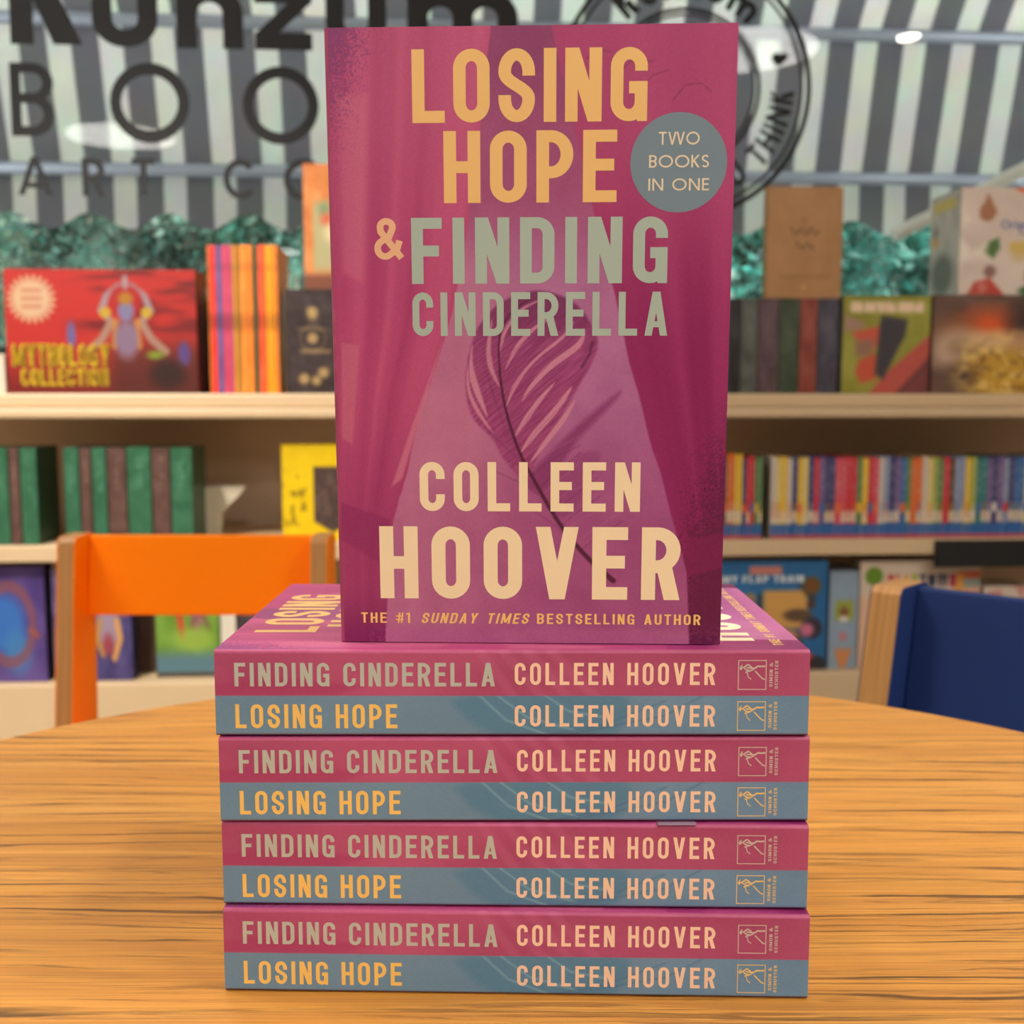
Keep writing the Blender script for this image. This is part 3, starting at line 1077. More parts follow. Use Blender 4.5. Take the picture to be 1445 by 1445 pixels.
def paint_food(X, Y, a):
    img = np.array((226, 208, 196.)) + (fbm(X * 4, Y * 4, 41) - .5)[..., None] * 30
    img = lay(img, disc(X * a, Y, .62 * a, -.02, .29 * a, .02, ry=.10), (238, 108, 62))
    img = lay(img, poly_soft(X, Y, spline([(.17, .06), (.21, .16), (.23, .23), (.19, .31), (.13, .29), (.12, .2), (.15, .13)]), .012), (176, 120, 88))
    img = lay(img, disc(X * a, Y, .47 * a, .21, .065, .015, ry=.09), (190, 110, 80))
    img = lay(img, disc(X * a, Y, .49 * a, .2, .035, .015), (240, 150, 100))
    img = lay(img, poly_soft(X, Y, [(.19, .5), (.25, .46), (.26, .56), (.22, .66), (.16, .6)], .012), (84, 120, 66))
    img = lay(img, rect(X, Y, .32, .5, 1.1, .6, .02), (220, 190, 100))
    img = lay(img, rect(X, Y, .34, .58, .8, .68, .03), (216, 180, 104), .6)
    img = lay(img, disc(X * a, Y, .2 * a, .78, .06, .02), (150, 110, 100))
    img = lay(img, poly_soft(X, Y, [(.06, 1.0), (.1, .88), (.2, .84), (.29, .98), (.29, 1.02), (.06, 1.02)], .012), (196, 72, 62))
    img = lay(img, disc(X, Y, .52, .96, .13, .02, ry=.06), (70, 110, 66))
    img = lay(img, disc(X, Y, .5, .82, .07, .02, ry=.09), (196, 140, 110))
    img = lay(img, sstep(.5, .75, fbm(X * 6, Y * 5, 77)) * (1 - sstep(.1, .22, X)), (246, 236, 222), .8)
    img = lay(img, rect(X, Y, .32, .415, 1.0, .435, .008) * (fbm(X * 60, Y * 3, 3) > .4), (96, 108, 150), .8)
    return img


def paint_food_side(S, T, a):
    img = np.array((168, 164, 152.)) + (fbm(S * 5, T * 6, 51) - .5)[..., None] * 40
    img = lay(img, rect(S, T, .12, .07, .85, .16, .03), (188, 166, 70), .9)
    img = lay(img, disc(S, T, .45, .78, .36, .1, ry=.2), (92, 98, 86), .9)
    img = lay(img, disc(S, T, .2, .45, .12, .06, ry=.05), (190, 140, 70), .8)
    img = lay(img, disc(S, T, .2, .35, .1, .06, ry=.05), (116, 106, 98), .8)
    return img


zt = on_shelf(1400, 417, .05)[1]
txo = [(up(fit('Origami', .26, .52, .62, .70, s=.17, sp=.12, geo=True)), (84, 104, 172))]
box_thing('game_box', 'white game box with food drawings and blue title on the lion box', 'box', 1345, 1560, 265, zt + .001, .06, .15, paint_food, (196, 186, 172), texts=txo,
          side_paint=paint_food_side, res=160)


# --- middle shelf, left: green and brown wrapped books, bookend, yellow book
def paint_house(col, seed):
    def f(X, Y, a):
        img = np.array(col, float) + (fbm(X * 3, Y * 10, seed) - .5)[..., None] * 34
        img = lay(img, (np.abs(X - .5) < .16) * (fbm(X * 5, Y * 40, seed + 2) > .52) * (Y > .08) * (Y < .45), np.array(col) + 50, .45)
        return img
    return f


GR, BR = (50, 100, 72), (92, 66, 58)
row = [(-42, -22, GR), (-21, 6, GR), (7, 22, BR), (23, 47, GR), (85, 107, GR), (108, 124, BR), (125, 146, GR), (147, 174, BR), (175, 209, GR), (210, 236, BR), (237, 268, GR)]
for i, (a0, a1, col) in enumerate(row):
    nm = 'green' if col == GR else 'brown'
    if i < 4:
        lb = f'{nm} book spine, {nth(3 - i)} leftwards from the gap on left middle shelf'
    else:
        lb = f'{nm} book spine, {nth(i - 4)} from left in the row above the orange chair'
    box_thing('hardback_book', lb, 'book', a0 + .2, a1 - .2, 632 if i != 8 else 631, Z2, .02, .13, paint_house(col, 60 + i), tuple(int(c * .8) for c in col), group='green and brown spines', res=70)

b = MB()
pp = [on_shelf(*q, .14) for q in ((275, 687), (346, 686), (342, 694), (313, 724), (312, 757), (281, 757), (281, 712))]
b.prism([(p[0], max(p[1], Z2 + .0005) if k not in (4, 5) else Z2 + .0005) for k, p in enumerate(pp)], 1, .14, .155, bevel=.001)
o = wall_place(b.build('bookend', material('bookend_card', (206, 196, 172), 0.6)), 0, 0, 0)
tag(o, 'pale wedge shaped bookend right of the green and brown spines', 'bookend')


def paint_yellow(X, Y, a):
    img = np.array((224, 188, 10.)) + (fbm(X * 6, Y * 8, 71) - .5)[..., None] * 16
    img = lay(img, (fbm(X * 14, Y * 12, 72) > .62) * (X < .34) * (Y > .25), (120, 96, 20), .7)
    img = lay(img, poly_soft(X, Y, [(.44, .23), (.97, .23), (.97, .8), (.705, .92), (.44, .8)], .01), (72, 56, 52))
    img = lay(img, (fbm(X * 18, Y * 18, 73) > .6) * in_poly(X, Y, [(.46, .25), (.95, .25), (.95, .79), (.705, .9), (.46, .79)]), (104, 84, 74), .7)
    return img


box_thing('hardback_book', 'bright yellow book with dark pointed banner on the middle shelf', 'book', 395, 497, 627, Z2, .05, .05, paint_yellow, (206, 176, 20))

# --- middle shelf, right: long row of thin paperbacks
R_ = {'r': (206, 52, 66), 'p': (214, 84, 98), 'y': (230, 186, 54), 'n': (66, 66, 112), 'b': (64, 106, 164), 'g': (96, 130, 80), 'o': (224, 112, 54), 'w': (206, 192, 178), 'v': (118, 92, 140),
      't': (56, 122, 122), 'l': (158, 166, 76), 'k': (70, 66, 76), 'c': (222, 196, 122), 's': (138, 148, 178), 'm': (104, 70, 50)}
R_N = {'r': 'red', 'p': 'pink', 'y': 'yellow', 'n': 'navy', 'b': 'blue', 'g': 'green', 'o': 'orange', 'w': 'white', 'v': 'violet', 't': 'teal', 'l': 'lime', 'k': 'charcoal', 'c': 'cream', 's': 'pale blue', 'm': 'brown'}


def paint_thin(col, seed):
    rr = np.random.default_rng(seed)
    a1, kind = rr.uniform(.5, .6), rr.random()
    acc = [(206, 60, 60), (236, 180, 60), (70, 110, 170), (230, 110, 60), (220, 210, 196)][rr.integers(0, 5)]
    def f(X, Y, a):
        img = np.array(col, float) + np.zeros(X.shape + (3,))
        ln = (np.sin(Y * 150 + seed) > .1) * (np.abs(X - .5) < .34) * (Y > .05) * (Y < .5)
        img = lay(img, ln * (vnoise(X * 6, Y * 46, seed) > .4), np.array(col) * .35 + 150, .6)
        if kind < .7:
            img = lay(img, rect(X, Y, -.1, .66, 1.1, .80, .01), (222, 204, 180), .9)
            img = lay(img, (np.sin(Y * 190) > .3) * rect(X, Y, .1, .56, .9, .80, .01), acc, .5)
        else:
            img = lay(img, rect(X, Y, -.1, .56, 1.1, .68, .02), acc, .95)
        img = lay(img, sstep(.815, .83, Y), (46, 102, 166))
        img = lay(img, sstep(.945, .96, Y), (196, 84, 100))
        return img
    return f


seqA = 'kooyynrrgg'
xsA = np.linspace(1022, 1079, 11)
seqB = 'wcywnycnrvnnpprrgyrpwsnvbgoowclgrmssylttvnvsnbbccbrrgnb'
cntA = cntB = 0
xB = 1091.0
items = []
for i, chh in enumerate(seqA):
    items.append((xsA[i], xsA[i + 1], chh, 'A', i))
for i, chh in enumerate(seqB):
    wpx = 7.0 + (i * 37 % 5) * .35
    items.append((xB, xB + wpx, chh, 'B', i))
    xB += wpx
for a0, a1, chh, grp, i in items:
    yt = 644 + (i * 53 % 7) * .5 - (4 if grp == 'A' and i in (1, 2, 3, 4) else 0)
    if grp == 'A':
        lb = f'thin {R_N[chh]} paperback, {nth(i)} from left in short row beside the upright book'
    else:
        lb = f'thin {R_N[chh]} paperback, {nth(i)} from left in the long right hand row'
    box_thing('thin_paperback', lb, 'book', a0 + .12, a1 - .12, yt, Z2, .012, .13, paint_thin(R_[chh], 100 + i + (50 if grp == 'A' else 0)), tuple(int(c * .8) for c in R_[chh]),
              group='thin paperbacks on the right middle shelf', res=64)


# --- bottom shelf, left
def paint_purple(X, Y, a):
    img = np.array((82, 62, 124.)) + (fbm(X * 3, Y * 4, 81) - .5)[..., None] * 40
    img = lay(img, disc(X, Y, .42, .5, .3, .08, ry=.26), (50, 104, 176), .95)
    img = lay(img, disc(X, Y, .6, .74, .18, .08, ry=.18), (60, 120, 170), .8)
    img = lay(img, np.abs(np.hypot((X - .5), (Y - .5)) - .33) < .05, (124, 74, 84), .8)
    img = lay(img, 1 - sstep(.0, .05, seg_dist(X, Y, [(.78, .55), (.9, .6)])), (150, 80, 60), .8)
    return img


def paint_ship(X, Y, a):
    img = np.array((70, 62, 112.)) + (fbm(X * 5, Y * 6, 83) - .5)[..., None] * 46
    img = lay(img, rect(X, Y, .3, .05, .62, .3, .02) * (np.sin(Y * 80) > -.4), (206, 190, 160))
    img = lay(img, poly_soft(X, Y, [(.58, .2), (.95, .3), (.9, .4), (.6, .3)], .02), (156, 96, 60))
    img = lay(img, disc(X, Y, .55, .5, .26, .06, ry=.2), (150, 130, 150))
    img = lay(img, 1 - sstep(.02, .07, seg_dist(X, Y, [(.72, .44), (.78, .6), (.66, .78)])), (206, 150, 80))
    img = lay(img, 1 - sstep(.02, .07, seg_dist(X, Y, [(.4, .44), (.34, .6), (.44, .74)])), (176, 130, 70))
    img = lay(img, disc(X, Y, .55, .66, .1, .05), (150, 60, 70))
    return img


def paint_green(X, Y, a):
    img = np.array((108, 146, 52.)) + (fbm(X * 4, Y * 5, 85) - .5)[..., None] * 36
    img = lay(img, sstep(.66, .85, Y), (84, 118, 132))
    img = lay(img, rect(X, Y, -.1, .95, 1.1, 1.1, .01), (70, 70, 66))
    img = lay(img, poly_soft(X, Y, spline([(.3, .25), (.42, .36), (.46, .56), (.4, .62), (.34, .46)]), .03), (188, 76, 40))
    img = lay(img, disc(X, Y, .66, .36, .1, .05, ry=.16), (150, 96, 110))
    img = lay(img, 1 - sstep(.01, .05, seg_dist(X, Y, [(.56, .5), (.7, .3), (.84, .5)])), (120, 80, 70), .8)
    img = lay(img, disc(X, Y, .6, .62, .3, .1, ry=.12), (150, 176, 70), .7)
    return img


box_thing('picture_book', 'purple picture book with blue shape at the far left of bottom shelf', 'book', -55, 50, 799, Z3, .03, .05, paint_purple, (56, 44, 70))
box_thing('picture_book', 'narrow mauve book seen just left of the orange chair leg', 'book', 60, 96, 803, Z3, .03, .12,
          lambda X, Y, a: lay(np.array((96, 84, 122.)) + (fbm(X * 3, Y * 9, 91) - .5)[..., None] * 90, rect(X, Y, .0, .55, .6, .7, .1), (176, 110, 80), .6), (70, 60, 90))
box_thing('picture_book', 'dark blue book with golden figure seen under the orange backrest', 'book', 97, 174, 812, Z3, .03, .05, paint_ship, (50, 46, 84), res=130)
box_thing('book_or_block', 'dark brown block standing in for the dark gap left of the green picture book', 'book', 177, 208, 822, Z3, .10, .12, flat((84, 58, 44), 16, 3), (70, 48, 36))  # brown block put in for the dark gap between the books
box_thing('picture_book', 'green picture book with red bird seen under the orange backrest', 'book', 208, 300, 815, Z3, .05, .05, paint_green, (70, 90, 60), res=130)
box_thing('book_or_block', 'white book standing right of the green picture book', 'book', 302, 324, 820, Z3, .05, .12, flat((214, 206, 188)), (206, 198, 180))
box_thing('book_or_block', 'dark grey block behind the stack right of the white one', 'book', 326, 372, 826, Z3, .06, .12, flat((70, 60, 66), 14, 5), (60, 52, 56))  # plain dark grey block


# --- bottom shelf, right
def paint_train(X, Y, a):
    img = np.array((38, 104, 158.)) + (fbm(X * 4, Y * 5, 95) - .5)[..., None] * 24
    img = lay(img, disc(X * a, Y, .06 * a, .22, .08, .02), (216, 122, 40))
    img = lay(img, rect(X, Y, .35, .05, .62, .125, .012), (206, 128, 112))
    img = lay(img, rect(X, Y, .08, .3, .4, .86, .02), (176, 140, 84))
    img = lay(img, disc(X, Y, .24, .38, .14, .05, ry=.07), (120, 76, 48))
    img = lay(img, rect(X, Y, .43, .3, .46, .9, .01), (52, 40, 36))
    img = lay(img, rect(X, Y, .47, .27, .84, .62, .02), (208, 156, 84))
    img = lay(img, disc(X, Y, .76, .5, .12, .03, ry=.06), (96, 74, 54))
    img = lay(img, poly_soft(X, Y, [(.76, .22), (.9, .22), (.9, .42)], .02), (50, 50, 56))
    img = lay(img, rect(X, Y, .45, .64, .8, .95, .03), (84, 66, 48))
    img = lay(img, disc(X, Y, .66, .68, .1, .03, ry=.05), (206, 140, 120))
    img = lay(img, disc(X * a, Y, .87 * a, .23, .085, .02), (96, 86, 40))
    img = lay(img, disc(X * a, Y, .87 * a, .23, .06, .03), (116, 70, 30))
    img = lay(img, rect(X, Y, .84, .36, .9, .44, .01), (80, 50, 40))
    img = lay(img, disc(X * a, Y, .88 * a, .62, .1, .015), (52, 46, 60))
    img = lay(img, disc(X * a, Y, .84 * a, .635, .06, .02), (206, 112, 146))
    img = lay(img, disc(X * a, Y, .85 * a, .93, .08, .02), (206, 52, 42))
    img = lay(img, disc(X * a, Y, .93 * a, .95, .075, .015), (48, 42, 46))
    return img


txt = [(up(fit('MY FLAP TRAIN', .13, .8, .80, .865, s=.19, sp=.12)), (206, 214, 216))]
box_thing('activity_book', 'blue children\'s book with photo panels right of the stack top', 'book', 1002, 1176, 791, Z3, .03, .04, paint_train, (34, 60, 86), texts=txt, res=170)


def paint_pale(X, Y, a):
    img = np.array((136, 156, 176.)) + (fbm(X * 4, Y * 6, 97) - .5)[..., None] * 14
    img = lay(img, rect(X, Y, .2, .3, .86, .5, .03), (150, 158, 60))
    img = lay(img, disc(X, Y, .52, .42, .16, .05, ry=.06), (128, 84, 60))
    img = lay(img, disc(X, Y, .52, .49, .16, .05, ry=.03), (220, 210, 200))
    img = lay(img, disc(X, Y, .5, .67, .13, .05, ry=.045), (206, 110, 110), .8)
    img = lay(img, poly_soft(X, Y, [(.2, .8), (.86, .8), (.6, 1.0), (.4, 1.0)], .03), (200, 130, 80))
    return img


box_thing('activity_book', 'pale blue grey narrow book between blue book and town game box', 'book', 1179, 1221, 806, Z3, .035, .10, paint_pale, (110, 124, 140), res=90)


def paint_town(X, Y, a):
    img = np.array((216, 196, 176.)) + (fbm(X * 4, Y * 4, 99) - .5)[..., None] * 10
    img = lay(img, disc(X * a, Y, .115 * a, .14, .085, .012), (104, 142, 40))
    img = lay(img, sstep(.3, .36, Y), (222, 180, 150))
    img = lay(img, rect(X, Y, .81, .1, 1.1, .2, .01), (196, 88, 50))
    img = lay(img, rect(X, Y, .78, .12, .86, .36, .03), (222, 150, 60))
    img = lay(img, rect(X, Y, .86, .17, 1.1, .25, .01), (140, 150, 140))
    img = lay(img, rect(X, Y, .86, .26, 1.1, .31, .01) * (np.sin(X * 120) > -.3), (224, 124, 90))
    img = lay(img, rect(X, Y, .86, .32, 1.1, .4, .01), (96, 118, 118))
    return img


tc_ = [(206, 60, 60), (206, 90, 90), (224, 170, 60), (176, 180, 66), (92, 96, 116), (60, 62, 90), (60, 54, 80), (170, 50, 80)]
tx, x = [], .23
for chh, colr in zip('PLAYTOWN', tc_):
    wv = {'W': .085, 'O': .068, 'L': .045}.get(chh, .056)
    tx.append((up(fit(chh, x, x + wv, 1 - .25, 1 - .125, s=.24)), colr))
    x += wv + .012
box_thing('game_box', 'white town game box with coloured capital title behind the blue chair', 'box', 1222, 1396, 791, Z3, .04, .06, paint_town, (150, 140, 128), texts=tx, res=160)
box_thing('book_or_block', 'low pale book with pink spots behind the blue chair at right edge', 'book', 1400, 1470, 827, Z3, .05, .10,
          lambda X, Y, a: lay(np.array((222, 204, 186.)) + np.zeros(X.shape + (3,)), (fbm(X * 9, Y * 9, 7) > .6), (210, 130, 120), .8), (190, 176, 160))

# ------------------------------------------------------------------ small wooden chairs
M_PLY = bpy.data.materials.new('birch_ply_edge')
M_PLY.use_nodes = True
nt = M_PLY.node_tree
tcn = nt.nodes.new('ShaderNodeTexCoord')
mp = nt.nodes.new('ShaderNodeMapping'); mp.inputs['Scale'].default_value = (700, 6, 6)
nz = nt.nodes.new('ShaderNodeTexNoise'); nz.inputs['Scale'].default_value = 1; nz.inputs['Detail'].default_value = 2
cr = nt.nodes.new('ShaderNodeValToRGB')
cr.color_ramp.elements[0].color = (*lin((160, 110, 56)), 1); cr.color_ramp.elements[0].position = .3
cr.color_ramp.elements[1].color = (*lin((200, 148, 86)), 1); cr.color_ramp.elements[1].position = .7
nt.links.new(tcn.outputs['Object'], mp.inputs[0]); nt.links.new(mp.outputs[0], nz.inputs['Vector'])
nt.links.new(nz.outputs['Fac'], cr.inputs[0]); nt.links.new(cr.outputs[0], nt.nodes['Principled BSDF'].inputs['Base Color'])
nt.nodes['Principled BSDF'].inputs['Roughness'].default_value = .5


def make_chair(label, rgb, loc, rz, wid, post_t, htop, lean, setback):
    """faces -y; origin on the floor under the middle of the seat front-back line of the posts"""
    lam = material('laminate_' + label.split()[0], rgb, 0.55, spec=.12)
    root = empty('child_chair', loc, (0, 0, rz))
    tag(root, label, 'chair', 'small wooden chairs')
    zs = .33
    fr = lambda z: (z - htop) * lean                         # front edge of the post: 0 at the top
    for s in (-1, 1):
        xi, xo = s * (wid / 2 - post_t), s * wid / 2
        b = MB()
        pd = .085
        prof = [(fr(htop) + .006, htop), (fr(htop), htop - .006), (fr(zs), zs), (fr(zs) - .02, 0), (fr(zs) + .03, 0), (fr(zs) + pd, zs), (fr(htop) + pd - .02, htop - .01), (fr(htop) + pd - .03, htop)]
        b.prism(prof, 0, min(xi, xo) + .0012, max(xi, xo) - .0012, mat=0)
        inner = [(y, z) for y, z in prof]
        b.prism(inner, 0, xi, xi + s * .0012, mat=1)
        b.prism(inner, 0, xo - s * .0012, xo, mat=1)
        b.build('rear_leg', [M_PLY, lam], root)
        b = MB()
        yf = fr(zs) - .27
        b.prism([(yf, zs), (yf - .015, 0), (yf + .03, 0), (yf + .05, zs)], 0, min(xi, xo) + .0012, max(xi, xo) - .0012, mat=0, bevel=.001)
        b.build('front_leg', [M_PLY, lam], root)
    b = MB()
    x1 = wid / 2 - post_t - .0003
    b.box((-x1, fr(zs) - .26, zs - .022), (x1, fr(zs) + .06, zs), mat=0, bevel=.004)
    b.build('seat', [lam], root)
    b = MB()
    zlo = htop - .106 if rgb[0] > 150 else htop - .17
    y0, y1 = fr(zlo) + setback, fr(htop) + setback
    b.prism([(y0, zlo), (y0 + .014, zlo), (y1 + .014, htop - .003), (y1, htop - .003)], 0, -x1, x1, mat=0, bevel=.002)
    b.build('backrest', [lam], root)
    return root


make_chair('orange small wooden chair with bare ply edges facing the table at left', (255, 132, 0), ((-.5762 - .2336) / 2, 1.37, 0), 0.0, .3426, .0226, .583, .13, .046)
rb = math.radians(-43)
bx, by = .3324, 1.0                                         # far rear post, top front outer corner
hw = .36 / 2
make_chair('blue small wooden chair with bare ply edge at the right of the table', (33, 51, 100), (bx + hw * math.cos(rb), by + hw * math.sin(rb), 0), rb, .36, .030, .5865, .2, .034)


# ------------------------------------------------------------------ round oak table
def oak():
    m = bpy.data.materials.new('oak_veneer')
    m.use_nodes = True
    nt = m.node_tree
    L = nt.links.new
    bs = nt.nodes['Principled BSDF']
    tc = nt.nodes.new('ShaderNodeTexCoord')

    def mapped(sx, sy, src):
        mp = nt.nodes.new('ShaderNodeMapping')
        mp.inputs['Scale'].default_value = (sx, sy, 1)
        L(src, mp.inputs[0])
        return mp.outputs[0]

    def noise(vec, detail=3, rough=.55, w=0):
        n = nt.nodes.new('ShaderNodeTexNoise')
        n.noise_dimensions = '3D'
        n.inputs['Scale'].default_value = 1
        n.inputs['Detail'].default_value = detail
        n.inputs['Roughness'].default_value = rough
        L(vec, n.inputs['Vector'])
        return n.outputs['Fac']

    def ramp(fac, stops):
        r = nt.nodes.new('ShaderNodeValToRGB')
        e = r.color_ramp.elements
        while len(e) < len(stops):
            e.new(.5)
        for k, (p, c) in enumerate(stops):
            e[k].position = p
            e[k].color = (*(lin(c) if isinstance(c, tuple) else (c, c, c)), 1)
        L(fac, r.inputs[0])
        return r.outputs['Color']

    def mathn(op, a, b_):
        n = nt.nodes.new('ShaderNodeMath')
        n.operation = op
        for k, q in enumerate((a, b_)):
            if isinstance(q, (int, float)):
                n.inputs[k].default_value = q
            else:
                L(q, n.inputs[k])
        return n.outputs[0]

    def mix(fac, a, b_, mode='MIX'):
        n = nt.nodes.new('ShaderNodeMix')
        n.data_type = 'RGBA'
        n.blend_type = mode
        if isinstance(fac, float):
            n.inputs[0].default_value = fac
        else:
            L(fac, n.inputs[0])
        for k, q in ((6, a), (7, b_)):
            if isinstance(q, tuple):
                n.inputs[k].default_value = (*lin(q), 1)
            else:
                L(q, n.inputs[k])
        return n.outputs[2]

    src = tc.outputs['Object']
    warp = noise(mapped(3.2, 9.0, src), 2)
    sx = nt.nodes.new('ShaderNodeSeparateXYZ')
    L(src, sx.inputs[0])
    yw = mathn('ADD', sx.outputs['Y'], mathn('MULTIPLY', warp, .05))
    cb = nt.nodes.new('ShaderNodeCombineXYZ')
    L(sx.outputs['X'], cb.inputs[0]); L(yw, cb.inputs[1])
    wv = cb.outputs[0]
    broad = noise(mapped(1.5, 38, wv), 3)
    base = ramp(broad, [(.32, (196, 132, 53)), (.5, (210, 146, 62)), (.68, (220, 158, 74))])
    rings = noise(mapped(2.4, 150, wv), 2)
    col = mix(ramp(rings, [(.40, .4), (.52, 0.0)]), base, (176, 112, 48))
    # the open pores of the early wood: short dark dashes gathered in bands
    dash = noise(mapped(26, 900, src), 2, .6)
    band = ramp(noise(mapped(1.6, 62, wv), 2), [(.5, 0.0), (.62, 1.0)])
    pore = mathn('MULTIPLY', ramp(dash, [(.50, 0.0), (.62, 1.0)]), band)
    # growth rings: thin dark lines about 12 mm apart that wander along the board
    wob = mathn('ADD', mathn('MULTIPLY', noise(mapped(2.6, 26, src), 3), .034), mathn('MULTIPLY', noise(mapped(24, 160, src), 3), .0045))
    yy = mathn('ADD', sx.outputs['Y'], wob)
    line = ramp(mathn('SINE', mathn('MULTIPLY', yy, 2 * PI / .0125), 0.0), [(.80, 0.0), (.97, 1.0)])
    pore2 = mathn('MULTIPLY', line, ramp(noise(mapped(7, 55, src), 3, .6), [(.44, 0.0), (.6, 1.0)]))
    pin = ramp(mathn('SINE', mathn('MULTIPLY', mathn('ADD', sx.outputs['Y'], mathn('MULTIPLY', noise(mapped(5, 60, src), 2), .006)), 2 * PI / .0021), 0.0), [(.55, 0.0), (.95, 1.0)])
    col = mix(mathn('MULTIPLY', pin, ramp(noise(mapped(3, 18, src), 2), [(.38, .08), (.62, .42)])), col, (150, 94, 40))
    fl = ramp(mathn('SINE', mathn('MULTIPLY', yy, 2 * PI / .0047), 0.0), [(.78, 0.0), (.98, 1.0)])
    fl = mathn('MULTIPLY', fl, ramp(noise(mapped(11, 90, src), 3, .6), [(.48, 0.0), (.6, 1.0)]))
    col = mix(mathn('MULTIPLY', fl, .6), col, (112, 74, 34))
    col = mix(mathn('MULTIPLY', pore, .55), col, (104, 66, 30))
    col = mix(mathn('MULTIPLY', pore2, .88), col, (88, 60, 30))
    fine = noise(mapped(10, 1300, src), 2)
    col = mix(ramp(fine, [(.42, .22), (.56, 0.0)]), col, (120, 74, 34))
    L(col, bs.inputs['Base Color'])
    bs.inputs['Roughness'].default_value = .42
    bs.inputs['Specular IOR Level'].default_value = .45
    bu = nt.nodes.new('ShaderNodeBump')
    bu.inputs['Strength'].default_value = .05
    bu.inputs['Distance'].default_value = .001
    L(pore, bu.inputs['Height'])
    L(bu.outputs[0], bs.inputs['Normal'])
    return m


TZ, TR, TC = 0.5578, 0.4116, (0.0095, 0.3688)
M_OAK = oak()
tb = empty('round_table', (*TC, 0))
tag(tb, 'round oak veneer table under the stack of pink and blue books', 'table')
b = MB()
N = 128
profile = [(0, TZ), (TR - .004, TZ), (TR - .001, TZ - .0015), (TR, TZ - .005), (TR, TZ - .022), (TR - .004, TZ - .026), (0, TZ - .026)]
V, Fc = [], []
for r, z in profile[1:-1]:
    V += [(r * math.cos(2 * PI * i / N), r * math.sin(2 * PI * i / N), z) for i in range(N)]
for k in range(len(profile) - 3):
    Fc += [[k * N + i, (k + 1) * N + i, (k + 1) * N + (i + 1) % N, k * N + (i + 1) % N] for i in range(N)]
Fc.append(list(range(N)))
Fc.append([(len(profile) - 3) * N + i for i in range(N)][::-1])
b.add(V, Fc)
b.build('tabletop', M_OAK, tb)
for i in range(4):
    a = PI / 4 + i * PI / 2
    b = MB()
    b.tube([(.27 * math.cos(a), .27 * math.sin(a), TZ - .0265), (.31 * math.cos(a), .31 * math.sin(a), 0)], [.024, .018], n=20)
    b.build('leg', M_OAK, tb, smooth=True)

# ------------------------------------------------------------------ the pink and blue paperbacks
BW, BH, BT, ER = .129, .198, .0293, .0013


